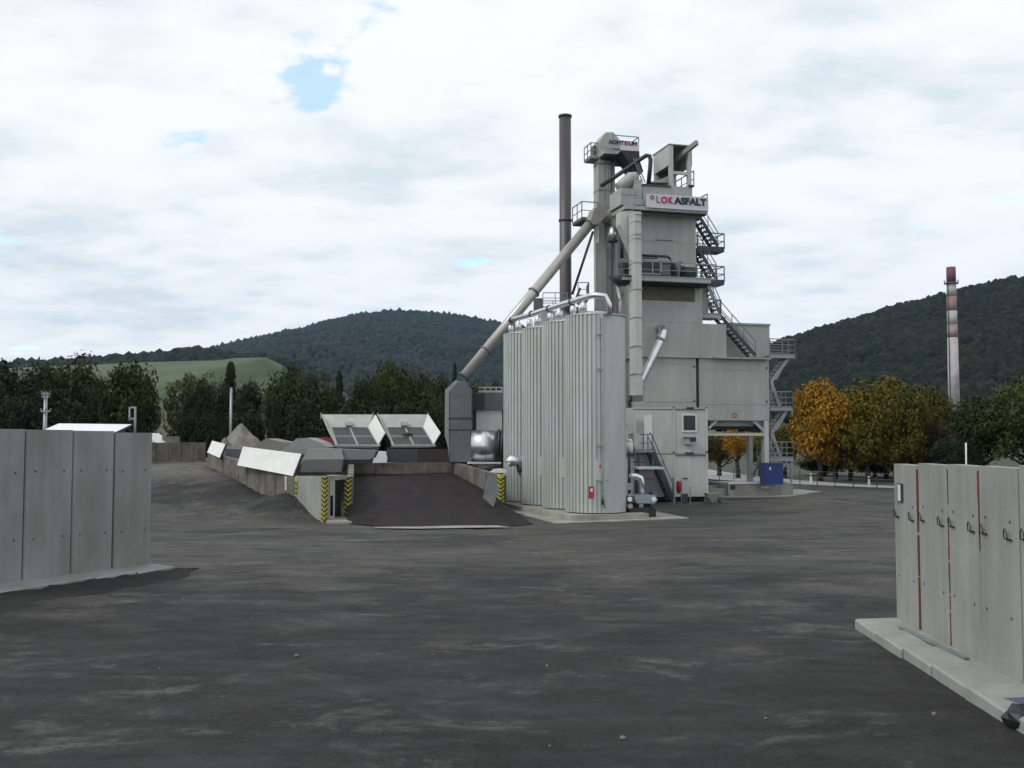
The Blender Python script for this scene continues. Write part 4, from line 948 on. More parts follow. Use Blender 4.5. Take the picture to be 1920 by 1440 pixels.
mb = MB(); mb.fbox(FT, 1306, 1328, 528, 533, .3, 1.3); TW.part('landing_bracket', mb, rail_dark)
flight(tp(1326, 530, .3), tp(1350, 588, .3), mesh_rail)
landing('landing', 1317.5, 1352, 590, -.15, 1.3, paint2, 1.05, .2, 'frb')
flight(tp(1350, 591, .0), tp(1417, 667, .0), rail_dark)
# right hand stair tower
for (py, pl, pr) in ((666, 1443, 1491), (765, 1443, 1486), (860, 1443, 1488)): landing('landing', pl + .5, pr, py, .8, 2.6, galv, 1.15, .18, 'frb', (.33, .66))
for (a, b_, ) in (((1481, 668), (1446, 716)), ((1446, 716), (1462, 763)), ((1476, 768), (1447, 812)), ((1447, 812), (1464, 858)), ((1476, 864), (1448, 905))):
    flight(tp(a[0], a[1], 1.2), tp(b_[0], b_[1], 1.2), galv, False, V3((0, .8, 0)))
mb = MB()
for (a, b_) in (((1471, 678), (1455, 712)), ((1474, 775), (1456, 806)), ((1446, 700), (1446, 900)), ((1484, 862), (1484, 905))): mb.bar(tp(a[0], a[1], 2.4), tp(b_[0], b_[1], 2.4), .10)
TW.part('stair_post', mb, galv)

# vertical square chute in front of the tower
CH = Thing('square_duct', 'pale square vertical duct with flanges standing in front of the mixing tower', 'duct', FT, tuple(tp(1197, 745, -1.7)))
mb = MB(); mb.fbox(FT, 1191.5, 1203.5, 396, 741, -2.4, -1.35); CH.part('casing', mb, paintL)
for py in (401, 414, 438, 446, 491, 541, 594, 648, 700):
    mb = MB(); u0, z = FT.uz(1191.5, py, -2.4); u1 = FT.uz(1203.5, py, -2.4)[0]; mb.box(u0 - .05, u1 + .05, -2.45, -1.3, z - .03, z + .03); CH.part('flange', mb, paint)
mb = MB(); mb.fbox(FT, 1190, 1206, 741.3, 752, -2.5, -1.25); CH.part('outlet_frame', mb, ductm)
mb = MB(); mb.path([tp(1184, 742, -1.9), tp(1180, 752, -1.9), tp(1181, 765, -1.9), tp(1179, 800, -1.9), tp(1183, 840, -1.9)], .13, 10); CH.part('hose', mb, black)
# triangular hopper beside it
mb = MB(); P = lambda x, y: tuple(tp(x, y, -1.2).xz)
mb.prism([P(1163, 397), P(1188, 394), P(1188, 478), P(1163, 421)], -1.2, -.4)
single('hopper_chute', mb, paintL, 'pale tapering chute left of the square duct under the top platform', 'chute', FT, tuple(tp(1175, 430, -.8)))
# bright diagonal duct
mb = MB(); th = Thing('exhaust_duct', 'shiny silver diagonal duct bent out of the mixing tower wall', 'duct', FT, tuple(tp(1200, 735, -1.2)))
mb.path([tp(1236, 617, -.25), tp(1242, 616, -.7), tp(1243, 624, -1.1), tp(1238, 640, -1.2), tp(1203, 712, -1.3), tp(1199, 726, -1.3)], [.27, .28, .28, .27, .27, .27], 14); th.part('pipe', mb, alu)
for (a, b_) in (((1239, 634), (1237, 638)), ((1220, 676), (1218.5, 679.5))):
    mb = MB(); mb.tube(tp(a[0], a[1], -1.2), tp(b_[0], b_[1], -1.2), .31, 14); th.part('flange', mb, galv)

# bucket elevator
BE = Thing('bucket_elevator', 'tall pale grey bucket elevator shaft with head box and lettered board on top', 'elevator', FT, tuple(V3((tp(1133, 600, 3)[0], 3.5, 0))))
def BB(name, a, m, parent=None, zb=None, label=None):
    mb = MB()
    for q in (a if isinstance(a[0], (tuple, list)) else [a]): mb.fbox(FT, *q, zb=zb)
    return BE.part(name, mb, m, parent, label)
BB('shaft', (1122.5, 1146, 284, 560, 3.0, 4.0), paint, zb=0)
BB('shaft', (1147.5, 1153.5, 284, 560, 3.2, 4.0), paint, zb=0)
BB('lower_casing', (1117, 1137, 455, 560, 2.7, 2.99), paint, zb=.0)
BB('seam', [(1122, 1146.5, 305, 307, 2.97, 4.03), (1122, 1146.5, 355, 356.5, 2.97, 4.03), (1122, 1146.5, 402, 404, 2.97, 4.03)], ductm)
BB('rib', [(1132, 1133, 292, 452, 2.95, 2.99), (1140, 1141, 292, 452, 2.95, 2.99)], paint2)
mb = MB(); P = lambda x, y, v=2.6: tuple(tp(x, y, v).xz)
mb.prism([P(1126, 285), P(1126, 262), P(1136, 248), P(1150, 248), P(1162, 262), P(1162, 285)], 2.6, 4.2); hd = BE.part('head_box', mb, paint)
BB('head_platform', (1133, 1199, 279, 287, 1.8, 4.6), paint)
BB('platform_underside', (1136, 1196, 287.3, 292, 2.0, 4.4), dgrey)
mb = MB(); z = FT.uz(1140, 279, 1.8)[1]; ua = FT.uz(1150, 279, 1.8)[0]; ub = FT.uz(1198, 279, 1.8)[0]
mb.rail([V3((ua, 1.85, z)), V3((ub, 1.85, z)), V3((ub, 4.55, z)), V3((ua, 4.55, z))], 1.0, 1.4, .025); BE.part('railing', mb, mesh_rail)
bb = BB('sign_board', (1163, 1198, 263, 281, 1.72, 1.78), meshw)
BB('sign_board', (1138, 1162.7, 261, 277, 1.72, 1.78), paint)
u0, z1 = FT.uz(1141, 261.5, 1.7); z0 = FT.uz(1141, 269.5, 1.7)[1]; us = [FT.uz(x, 266, 1.7)[0] for x in (1141, 1170, 1171, 1178, 1179, 1194)]
lettering(BE, 'AOHT', us[0], us[1], 1.71, z0, z1, dark_letter, bb, .05)
lettering(BE, 'E', us[2], us[3], 1.71, z0, z1, red_letter, bb, .04)
lettering(BE, 'UH', us[4], us[5], 1.71, z0, z1, dark_letter, bb, .05)
BB('drive_guard', (1113.5, 1117, 272, 292, 3.4, 3.9), ductm); mb = MB(); 
u0, z = FT.uz(1108, 294, 3.0); u1 = FT.uz(1122, 294, 3.0)[0]; mb.rail([V3((u1, 3.0, z)), V3((u0, 3.0, z)), V3((u0, 4.4, z))], 1.0, .7); mb.box(u0, u1, 3.0, 4.4, z - .08, z); BE.part('side_platform', mb, galv)
# mid platform with railing
mb = MB(); u0, z = FT.uz(1091, 410, 3.0); u1 = FT.uz(1121, 410, 3.0)[0]; mb.box(u0, u1, 3.0, 5.0, z - .12, z); pl = BE.part('mid_platform', mb, dgrey)
mb = MB(); mb.rail([V3((u1, 3.0, z)), V3((u0, 3.0, z)), V3((u0, 5.0, z))], 1.2, .9); BE.part('railing', mb, mesh_rail, pl)
# black discharge chute from the head to the tower
mb = MB(); mb.prism([P(1153, 292, 2.4), P(1186, 292, 2.4), P(1188, 312, 2.4), P(1194, 330, 2.4), P(1180, 342, 2.4), P(1170, 318, 2.4)], 1.2, 2.6)
single('discharge_chute', mb, black, 'black funnel chute from the elevator head down to the screen', 'chute', FT, tuple(tp(1180, 340, 2)))
mb = MB(); th = Thing('access_ladder', 'thin white ladder leaning beside the black chute at the top', 'ladder', FT, tuple(tp(1200, 343, 0)))
a, b_ = tp(1187, 296, .9), tp(1205, 343, .9); c, d = tp(1192, 296, .9), tp(1210, 343, .9)
mb.bar(a, b_, .05); mb.bar(c, d, .05); th.part('stringer', mb, mesh_rail); mb = MB()
for k in range(1, 12): mb.bar(a.lerp(b_, k / 12), c.lerp(d, k / 12), .03)
th.part('rung', mb, mesh_rail)
# dark dust pipe
mb = MB(); mb.path([tp(1126, 349, 2.2), tp(1160, 327, 1.6), tp(1203, 297, .8), tp(1212, 291.5, .5), tp(1218, 292.5, .4), tp(1220, 300, .4), tp(1219, 315, .4), tp(1216, 344, .6)], .15, 12)
single('dust_pipe', mb, dgrey, 'thick dark pipe arching over the roof of the mixing tower', 'pipe', FT, tuple(tp(1216, 344, .6)))
# pipe run between elevator and tower
mb = MB(); mb.path([tp(1166, 440, .5), tp(1166, 484, .5)], .12, 10)
single('dust_pipe', mb, black, 'short black vertical pipe in the shade left of the square duct', 'pipe', FT, tuple(tp(1166, 484, .5)))
th = Thing('valve_pipe', 'bright valve pipe hanging under the hood left of the square duct', 'pipe', FT, tuple(tp(1164, 590, -.5)))
mb = MB(); mb.path([tp(1157, 525, -.5), tp(1160, 545, -.5), tp(1163, 562, -.5), tp(1163, 590, -.5)], [.08, .13, .10, .10], 10); th.part('pipe', mb, white)
mb = MB(); mb.tube(tp(1160, 548, -.5), tp(1168, 553, -.5), .14, 10); mb.tube(tp(1159, 562, -.5), tp(1167, 558, -.5), .10, 10); th.part('valve', mb, galv)

# stack
p = W(1060.5, 560, 71); p2 = W(1060.5, 218, 71); rr = 11.3 / FPX * 71
th = Thing('stack', 'tall dark brown grey steel chimney stack behind the silos', 'chimney', base=(p.x, p.y, 0))
zf = W(1060, 413, 71).z; mb = MB(); mb.tube((p.x, 71, 0), (p.x, 71, p2.z), rr, 28); th.part('pipe', mb, stackm)
for z in (zf, p2.z): mb = MB(); mb.tube((p.x, 71, z - .08), (p.x, 71, z + .06), rr + .06, 28); th.part('flange', mb, stackm)
mb = MB(); mb.tube((p.x, 71, p2.z + .061), (p.x, 71, p2.z + .065), rr - .05, 24); th.part('mouth', mb, black)
# filter house behind silos
th = Thing('filter_house', 'grey filter house with railed roof behind the silos', 'filter house', base=tuple(V3((W(1050, 600, 67).x, 67, 0))))
def wb(mb, pl, pr, pt, pb, Y, d, zb=None):
    a = W(pl, pt, Y); b_ = W(pr, pb, Y); mb.box(a.x, b_.x, Y, Y + d, b_.z if zb is None else zb, a.z); return mb
mb = wb(MB(), 1012, 1112, 583, 700, 67, 5, 0); th.part('housing', mb, paint)
mb = wb(MB(), 1001, 1018, 559, 583, 67, 1.2); th.part('vent_box', mb, ductm)
a, b_ = W(1018, 578, 66.8), W(1064, 578, 66.8); mb = MB(); mb.rail([a, b_], 1.05, .7, .025, (.33, .66)); mb.rail([a + V3((0, 4, 0)), b_ + V3((0, 4, 0))], 1.05, .7, .025); th.part('railing', mb, mesh_rail)
a, b_ = W(1084, 556, 67), W(1104, 556, 67); mb = MB(); mb.box(a.x, b_.x, 67, 69, a.z - .2, a.z); mb.rail([a, b_, b_ + V3((0, 2, 0))], .95, .6, .025, (.5,)); th.part('upper_platform', mb, mesh_rail)
mb = MB(); mb.tube(W(1068, 583, 66.7), W(1068, 560, 66.7), .35, 12); mb.bar(W(1072, 580, 66.6), W(1088, 540, 66.6), .16); mb.bar(W(1075, 560, 66.6), W(1092, 578, 66.6), .12); mb.tube(W(1080, 585, 66.6), W(1092, 585, 66.6), .35, 10); th.part('blower', mb, green_m)
# inclined big pipe
th = Thing('inclined_pipe', 'long pale inclined pipe rising from the elbow duct to the top of the plant', 'pipe', base=tuple(W(866, 712, 62)))
P0, P1 = W(869, 708, 62.5), W(1112, 413, 67)
mb = MB(); mb.tube(P0, P1, .335, 22); th.part('pipe', mb, mat('pipe_aluminium', (.46, .45, .42), .38, .5, var=.12))
for t_ in (.0, .155, .52, .97):
    c = P0.lerp(P1, t_); d = (P1 - P0).normalized(); mb = MB(); mb.tube(c, c + d * .1, .41, 22); th.part('flange', mb, ductm)
# duct cowl at its head and strut
th = Thing('duct_cowl', 'tan tapering cowl joining the inclined pipe to the elevator platform', 'duct', FT, tuple(tp(1130, 420, 1.5)))
P = lambda x, y, v=1.5: tuple(tp(x, y, v).xz)
mb = MB(); mb.prism([P(1104, 417), P(1112, 393), P(1121, 386.5), P(1144, 387), P(1136, 404), P(1122, 420), P(1110, 423)], 1.2, 2.3); th.part('transition', mb, tan)
mb = MB(); mb.path([tp(1124, 408, 1.9), tp(1134, 402, 1.8), tp(1146, 401, 1.7), tp(1155, 408, 1.6), tp(1158, 420, 1.5), tp(1158, 432, 1.5)], [.45, .6, .65, .6, .5, .4], 18); th.part('elbow', mb, tan)
mb = MB(); mb.tube(tp(1149, 427, .8), tp(1149, 450, .8), .29, 18); th.part('canister', mb, alu); mb = MB(); mb.tube(tp(1149, 450.2, .8), tp(1149, 454, .8), .34, 18); th.part('canister_base', mb, dgrey)
mb = wb(MB(), 1140, 1168, 454, 480, 68, 2); th.part('bracket_box', mb, paint)
mb = MB(); mb.tube(W(1112, 434, 66.5), W(1073, 552, 66.5), .09, 10)
single('support_strut', mb, dgrey, 'thin dark slanting strut between the inclined pipe and the filter house', 'strut', base=tuple(W(1073, 552, 66.5)))

# ================================================================== cabin stack
FC = Frame((W(1187, 940, 62.3).x, 62.3, 0), 8)
def cb(px, py, v=0): return FC.p(px, py, v)
CB = Thing('control_cabin', 'two-storey pale grey container cabin with black window and air conditioner', 'cabin', FC, (2.3, 1.2, 0))
def CBB(name, a, m, parent=None, zb=None):
    mb = MB()
    for q in (a if isinstance(a[0], (tuple, list)) else [a]): mb.fbox(FC, *q, zb=zb)
    return CB.part(name, mb, m, parent)
CBB('upper_container', (1187, 1326, 764, 850.8, 0, 3), paintL)
CBB('lower_container', (1196, 1327, 852.2, 932, 0, 3), paintL)
CBB('frame_post', [(1262, 1265.5, 765, 850.6, -.05, -.002), (1323, 1326.8, 765, 850.6, -.05, -.002), (1263, 1266.5, 852.4, 932, -.05, -.002), (1324, 1327.6, 852.4, 932, -.05, -.002)], paintL)
CBB('frame_rail', [(1266, 1322.6, 766, 768.5, -.04, -.002), (1267, 1323.5, 852.6, 855, -.04, -.002), (1187, 1261.6, 766.5, 768, -.02, -.002)], ductm)
CBB('roof_lamp', [(1288, 1301, 763.5, 766, -.16, -.041), (1286, 1301, 848, 850.5, -.16, -.041)], dgrey)
CBB('corner_lock', [(1262, 1265, 763, 765, -.08, -.051), (1323, 1326.5, 763, 765, -.08, -.051), (1262, 1265, 846, 849, -.08, -.051), (1324, 1327.5, 846, 849, -.08, -.051)], dgrey)
wf_ = CBB('window', (1279, 1306.5, 776.5, 810, -.06, -.003), white); CBB('pane', (1281.8, 1303.8, 779, 806.5, -.075, -.061), glass, wf_)
ac = CBB('air_conditioner', (1287, 1301, 821, 833, -.38, -.003), paint2); CBB('fan', (1294, 1305.5, 820, 828, -.42, -.382), dgrey, ac); CBB('bracket', (1285, 1304, 819.5, 820.8, -.44, -.003), dgrey, ac)
dr_ = CBB('door', (1208, 1223, 779, 845, -.05, -.003), white)
CBB('door_window', (1194, 1207.3, 788, 812, -.03, -.003), paint2)
CBB('handle', (1218, 1220, 811, 813, -.09, -.051), dgrey, dr_)
CBB('base_beam', (1200, 1325, 932.3, 938, .3, 2.8), blackp)
CBB('foot', [(1262, 1267, 932.3, 946, .1, .5), (1320, 1325, 932.3, 946, .1, .5)], ductm)
CBB('vent', [(1261, 1264.6, 896.5, 898.5, -.1, -.051), (1281, 1289, 896, 898, -.04, -.002)], dgrey)
# cabin stairs
ST = Thing('cabin_stairs', 'grey steel stairs leading up to the cabin door', 'stairs', FC, tuple(cb(1262, 945, -1.5)))
mb = MB(); mb.fbox(FC, 1190, 1226, 845, 848, -1.3, -.05); ST.part('landing', mb, galv)
a, b_ = cb(1223, 847, -1.25), cb(1262, 938, -1.25); mb = MB(); mb.stairs(a, b_, V3((0, 1.0, 0)), .22, st=.28); ST.part('flight', mb, rail_dark)
mb = MB(); mb.handrail(a, b_, V3((0, 1.0, 0))); z = a.z; l = cb(1190, 846, -1.3); mb.rail([V3((a.x, -1.25, z)), V3((l.x, -1.25, z)), V3((l.x, -.1, z))], 1.05, .6); ST.part('handrail', mb, ductm)
mb = MB()
for px in (1191, 1224): mb.bar(cb(px, 848, -1.2), V3((cb(px, 848, -1.2).x, -1.2, 0)), .1)
ST.part('post', mb, ductm)
# tank equipment by the stairs
EQ = Thing('service_shelter', 'pale low service box with flat white roof in front of the cabin stairs', 'service box', FC, tuple(cb(1218, 940, -3.0)))
mb = MB(); mb.fbox(FC, 1196, 1245, 876, 880, -3.4, -2.0); EQ.part('roof', mb, white)
mb = MB(); mb.fbox(FC, 1199, 1226, 880.3, 925, -3.2, -2.2, zb=0); EQ.part('box', mb, ductm)
mb = MB(); mb.fbox(FC, 1211, 1223, 896, 899, -3.23, -3.202); EQ.part('label_plate', mb, dred)
EP = Thing('pipe_stand', 'dark valve stand with white float pot between silo and cabin', 'pipe stand', FC, tuple(cb(1183, 940, -2.0)))
mb = MB(); mb.tube(cb(1181, 829, -2), cb(1181, 848, -2), .2, 12); mb.tube(cb(1181, 823, -2), cb(1181, 829, -2), .1, 12, .2); EP.part('float_pot', mb, white)
mb = MB(); mb.bar(cb(1179.5, 848, -2), V3((cb(1179.5, 848, -2).x, -2, 0)), .14); mb.bar(cb(1197, 847, -2), cb(1197, 876, -2), .1); mb.bar(cb(1184, 866, -2), cb(1208, 867, -2), .06); EP.part('post', mb, dgrey)
mb = MB(); mb.fbox(FC, 1189, 1199, 812, 838, -2.1, -1.9); EP.part('board', mb, paintL)
# fire extinguisher stand
FE = Thing('fire_extinguisher_stand', 'steel trestle with a dark red covered extinguisher before the cabin', 'extinguisher stand', FC, tuple(cb(1278, 950, -1.6)))
mb = MB()
for (x0, y0, x1, y1) in ((1264, 897, 1264, 951), (1278, 897, 1278, 951), (1294, 912, 1294, 951), (1264, 951, 1294, 951), (1264, 925, 1294, 925)): mb.bar(cb(x0, y0, -1.6), cb(x1, y1, -1.6), .05)
FE.part('frame', mb, galv)
mb = MB(); mb.path([cb(1273, 902, -1.7), cb(1273, 905, -1.7), cb(1273, 919, -1.7), cb(1272.5, 924.5, -1.7)], [.12, .17, .17, .09], 12); FE.part('extinguisher_cover', mb, dred)
mb = MB(); mb.fbox(FC, 1280, 1290, 926, 943, -1.7, -1.3); FE.part('hose_box', mb, dgrey)
# wheelbarrow
WBR = Thing('wheelbarrow', 'brown grey wheelbarrow tipped forward beside the cabin', 'wheelbarrow', FC, tuple(cb(1336, 946, -1.2)))
a0, a1, a2, a3 = cb(1325, 925, -1.5), cb(1349, 925, -1.5), cb(1342, 940, -1.4), cb(1332, 940, -1.4)
mb = MB(); mb.hexa([a3, a2, a2 + V3((0, .4, 0)), a3 + V3((0, .4, 0))], [a0, a1, a1 + V3((0, .65, 0)), a0 + V3((0, .65, 0))]); WBR.part('tray', mb, tan)
mb = MB(); mb.tube(cb(1348, 943, -1.3), cb(1348, 943, -1.2), .17, 14); WBR.part('wheel', mb, black)
mb = MB(); mb.bar(cb(1324, 930, -1.5), cb(1347, 943, -1.25), .04); mb.bar(cb(1324, 930, -.9), cb(1347, 943, -1.2), .04); mb.bar(cb(1336, 938, -1.4), cb(1335, 948, -1.4), .04); mb.bar(cb(1343, 938, -.9), cb(1342, 948, -.9), .04); WBR.part('frame', mb, galv)

# ================================================================== right: plinths, blue box, fence
mb = MB(); a = G(1366, 930.5); b_ = G(1487, 928)
dv = (b_ - a).normalized(); FP_ = Frame((a.x, a.y, 0), math.degrees(math.atan2(dv.y, dv.x))); ln = (b_ - a).length
th = Thing('weighbridge', 'pale concrete weighbridge plinth with white rim under the gateway', 'weighbridge', FP_, (0, 0, 0))
mb = MB(); mb.box(0, ln, 0, 4.5, -.1, .82); th.part('plinth', mb, slab)
mb = MB(); mb.box(-.05, ln * .55, -.06, .1, .821, .96); mb.box(-.06, .08, .1, 4, .821, .96); th.part('rim', mb, white)
mb = MB(); mb.box(.09, ln - .3, .2, 3.8, .83, .87); th.part('deck', mb, ductm)
mb = MB(); mb.box(.15, .5, -.05, -.005, .45, .75); th.part('bumper', mb, black)
mb = MB(); a = G(1322, 930.5); b_ = G(1364, 930); mb.box(0, 1, 0, 1, 0, 1); mb = MB()
mb.hexa([a, b_, b_ + V3((0, 3, 0)), a + V3((0, 3, 0))], [a + V3((0, 0, .5)), b_ + V3((0, 0, .5)), b_ + V3((0, 3, .5)), a + V3((0, 3, .5))]); mb.hexa([a + V3((.5, 1.2, .5)), b_ + V3((0, 1.2, .5)), b_ + V3((0, 2, .5)), a + V3((.5, 2, .5))], [a + V3((.5, 1.2, .68)), b_ + V3((0, 1.2, .68)), b_ + V3((0, 2, .68)), a + V3((.5, 2, .68))])
single('concrete_step', mb, slab, 'low pale concrete block left of the weighbridge, beside the cabin', 'concrete block', base=tuple(a))
mb = MB(); pts = [(1322, 933), (1400, 933), (1480, 931), (1540, 922.5), (1500, 918.5), (1340, 919)]
lo = [G(*p) + V3((0, 0, -.08)) for p in pts]; hi = [G(*p) + V3((0, 0, .045)) for p in pts]; n = len(pts)
mb.add(lo + hi, [tuple(range(n - 1, -1, -1)), tuple(range(n, 2 * n))] + [(k, (k + 1) % n, (k + 1) % n + n, k + n) for k in range(n)])
struct('concrete_strip', mb, slab)
th = Thing('blue_cabinet', 'dark blue steel cabinet standing on the weighbridge plinth', 'cabinet', base=tuple(W(1450, 908, 68)))
mb = wb(MB(), 1432.5, 1469, 869, 908.6, 67.75, 1.2); th.part('body', mb, blue)
mb = wb(MB(), 1431.5, 1470, 867.5, 868.8, 67.7, 1.3); th.part('lid', mb, ductm)
mb = wb(MB(), 1443, 1445.5, 876, 881, 67.72, .028); th.part('sticker', mb, white)
# wire fence beside the road
FN = Thing('wire_fence', 'thin wire fence with dark posts along the pale road', 'fence', base=tuple(G(1332, 902)))
fpts = [G(x, y) for x, y in ((1322, 900), (1405, 905), (1500, 910.5), (1600, 915), (1690, 918.5))]
prev = None
for a, b_ in zip(fpts, fpts[1:]):
    n = max(1, round((b_ - a).length / 1.9))
    for k in range(n + (b_ is fpts[-1])):
        p = a.lerp(b_, k / n); mb = MB(); mb.bar(p, p + V3((0, 0, 1.25)), .06); FN.part('post', mb, dgrey)
    mb = MB()
    for z in (.3, .75, 1.2): mb.bar(a + V3((0, 0, z)), b_ + V3((0, 0, z)), .02)
    FN.part('wire', mb, galv)
for (px, py, lb) in ((1520.5, 907, 'white road marker post with dark cap near the orange tree'), (1629.5, 914, 'white road marker post with dark cap in the gap beside the right wall')):
    p = G(px, py); th = Thing('marker_post', lb, 'marker post', base=tuple(p), group='white marker posts by the road')
    mb = MB(); mb.hexa([p + V3((-.09, -.05, 0)), p + V3((.09, -.05, 0)), p + V3((.09, .05, 0)), p + V3((-.09, .05, 0))], [p + V3((-.07, -.04, .68)), p + V3((.07, -.04, .68)), p + V3((.07, .04, .68)), p + V3((-.07, .04, .68))]); th.part('post', mb, white)
    mb = MB(); mb.box(p.x - .085, p.x + .085, p.y - .055, p.y + .055, p.z + .682, p.z + .80); th.part('band', mb, black)
    mb = MB(); mb.box(p.x - .08, p.x + .08, p.y - .05, p.y + .05, p.z + .802, p.z + .90); th.part('cap', mb, white)
mb = MB(); a = W(1811, 880, 60); b_ = W(1811, 830, 60); mb.tube((a.x, 60, 0), b_, .05, 8)
single('thin_pole', mb, white, 'thin pale pole rising behind the right wall, under the trees', 'pole', base=(a.x, 60, 0))
# chimney
Yc = 190; th = Thing('brick_chimney', 'tall chimney with faded red and white bands right of the trees', 'chimney', base=(W(1790, 880, Yc).x, Yc, 0))
segs = [(501, 530, chim_t), (530, 556, chim_w), (556, 583, chim_r), (583, 609, chim_w), (609, 633, chim_r), (633, 775, chim_w), (775, 905, chim_r)]
def cr(py): return (8.3 + (py - 501) * 0.0075) / FPX * Yc
for (ya, yb, m) in segs:
    a, b_ = W(1788.5 + (ya - 501) * .009, ya, Yc), W(1788.5 + (yb - 501) * .009, yb, Yc); xx = W(1790, 800, Yc).x
    mb = MB(); mb.tube((xx, Yc, max(0, b_.z)), (xx, Yc, a.z), cr(yb), 28, cr(ya)); th.part('shaft_section', mb, m)
a = W(1789, 531, Yc); mb = MB(); mb.tube((xx, Yc, a.z - .12), (xx, Yc, a.z), cr(530) + .45, 24)
for k in range(12): q = V3((xx + math.cos(k * math.pi / 6) * (cr(530) + .42), Yc + math.sin(k * math.pi / 6) * (cr(530) + .42), a.z)); mb.bar(q, q + V3((0, 0, .6)), .06)
th.part('gallery', mb, dgrey)
mb = MB(); mb.bar((xx - cr(560) - .1, Yc - .6, 2), (xx - cr(560) - .1, Yc - .6, a.z), .12); th.part('ladder', mb, dsteel)

# ================================================================== ramp area
rA = V3((-8.1, 49.2, 0)); rB = V3((-9.68, 59.4, 0)); rC = V3((-3.62, 61.6, 0)); rD = V3((-.63, 53.4, 0))
zr_ = 1.8
front = [G(652, 985), G(745, 992.5), G(850, 993), G(960, 990), G(1005, 984)]
mb = MB(); nU, nV = 24, 24
def fr_pt(s):
    k = min(3, int(s * 4)); t = s * 4 - k; return front[k].lerp(front[k + 1], t)
for j in range(nV + 1):
    t = j / nV
    for i in range(nU + 1):
        s = i / nU; a = fr_pt(s); b_ = rB.lerp(rC, s)
        # side edges pass by the wall ends
        p = a.lerp(b_, t)
        if t < .4: sh = 1
        mid = rA.lerp(rD, s); tm = .42
        if t < tm: p = a.lerp(mid, t / tm)
        else: p = mid.lerp(b_, (t - tm) / (1 - tm))
        g0 = max(0, .02 * (48 - p.y)) * (1 - t)
        z = zr_ * (t ** 1.05) + .035 * noise.noise(V3((p.x, p.y, 0))) + g0 + .02
        if i in (0, nU) and t < tm: z -= .1
        if t < .1: p = p + V3((0, .22 * noise.noise(V3((p.x * 1.3, 7, 0))) + .1 * noise.noise(V3((p.x * 5, 3, 0))), 0))
        mb.v.append(V3((p.x, p.y, z)))
mb.f = [(j * (nU + 1) + i, j * (nU + 1) + i + 1, (j + 1) * (nU + 1) + i + 1, (j + 1) * (nU + 1) + i) for j in range(nV) for i in range(nU)]; mb.sm = [True] * len(mb.f)
o = struct('ramp', mb, rampm)
# pale kerb line at the ramp foot
mb = MB(); pts = [(700, 991), (790, 992.5), (880, 991), (960, 989.5), (930, 986.6), (860, 986.8), (780, 988.8), (705, 989.3)]
mb.flat([G(*p, .02 * 6) + V3((0, 0, .035)) for p in pts]); struct('kerb_strip', mb, slab)
def block_wall(name, a, b_, za0, za1, zb0, zb1, th_, lab, group=None, seg=1.5, m=conc_o):
    """run of concrete blocks from a to b; (bottom, top) heights at both ends"""
    L_ = (b_ - a).length; n = max(1, round(L_ / seg)); d = (b_ - a).normalized(); q = V3((-d.y, d.x, 0)) * th_
    th = Thing(name, lab, 'retaining wall', base=(a.x, a.y, 0)); rn = random.Random(int(L_ * 10))
    for k in range(n):
        s0, s1 = k / n, (k + 1) / n; e = .012 / L_
        p, r = a.lerp(b_, s0 + e), a.lerp(b_, s1 - e); o_ = d.cross(V3((0, 0, 1))) * rn.uniform(-.02, .02)
        f = lambda t, x, y: V3((0, 0, x + (y - x) * t))
        mb = MB(); j = rn.uniform(-.015, .015)
        mb.hexa([p + o_ + f(s0, za0, zb0), r + o_ + f(s1, za0, zb0), r + q + f(s1, za0, zb0), p + q + f(s0, za0, zb0)],
                [p + o_ + f(s0, za1, zb1) + V3((0, 0, j)), r + o_ + f(s1, za1, zb1) + V3((0, 0, j)), r + q + f(s1, za1, zb1) + V3((0, 0, j)), p + q + f(s0, za1, zb1) + V3((0, 0, j))])
        th.part('panel', mb, m)
    return th
zw = W(750, 868, 60.5).z
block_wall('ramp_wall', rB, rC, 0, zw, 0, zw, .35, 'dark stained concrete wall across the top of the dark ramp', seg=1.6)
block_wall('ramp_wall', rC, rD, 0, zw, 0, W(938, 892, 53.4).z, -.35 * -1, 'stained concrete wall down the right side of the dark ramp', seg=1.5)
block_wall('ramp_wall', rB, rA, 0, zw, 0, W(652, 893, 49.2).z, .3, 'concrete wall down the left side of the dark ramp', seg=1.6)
A3 = V3((-8.75, 46.75, 0)); B3 = V3((-18.3, 60, 0)); mid3 = A3.lerp(B3, .2)
block_wall('retaining_wall', A3, mid3, -.1, 2.22, -.1, 2.08, -.3, 'pale concrete wall panels between the two yellow chevron corners', seg=1.75, m=conc)
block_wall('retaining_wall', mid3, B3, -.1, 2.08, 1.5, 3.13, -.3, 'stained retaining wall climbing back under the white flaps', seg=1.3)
# pier side with doorway
PR = Thing('pump_niche', 'concrete niche with a small white door between two chevron corners', 'niche', base=(A3.x, A3.y, 0))
ta = V3((-8.75, 46.75, 0)); tb = rA
mb = MB(); d = (tb - ta).normalized(); q = V3((-d.y, d.x, 0)) * .9; 
mb.hexa([ta + q * .1 + V3((0, 0, 1.95)), ta + V3((0, 0, 1.95)), tb + V3((0, 0, 1.95)), tb + q + V3((0, 0, 1.95))], [ta + q * .1 + V3((0, 0, 2.2)), ta + V3((0, 0, 2.2)), tb + V3((0, 0, 2.15)), tb + q + V3((0, 0, 2.15))]); PR.part('lintel', mb, conc)
mb = MB(); p1_, p2_ = ta.lerp(tb, .05), ta.lerp(tb, .45); mb.hexa([p1_ + q * .1, p1_, p2_, p2_ + q * .1], [p1_ + q * .1 + V3((0, 0, 1.94)), p1_ + V3((0, 0, 1.94)), p2_ + V3((0, 0, 1.94)), p2_ + q * .1 + V3((0, 0, 1.94))]); PR.part('door', mb, mat('niche_white', (.45, .45, .44), .6, var=.2))
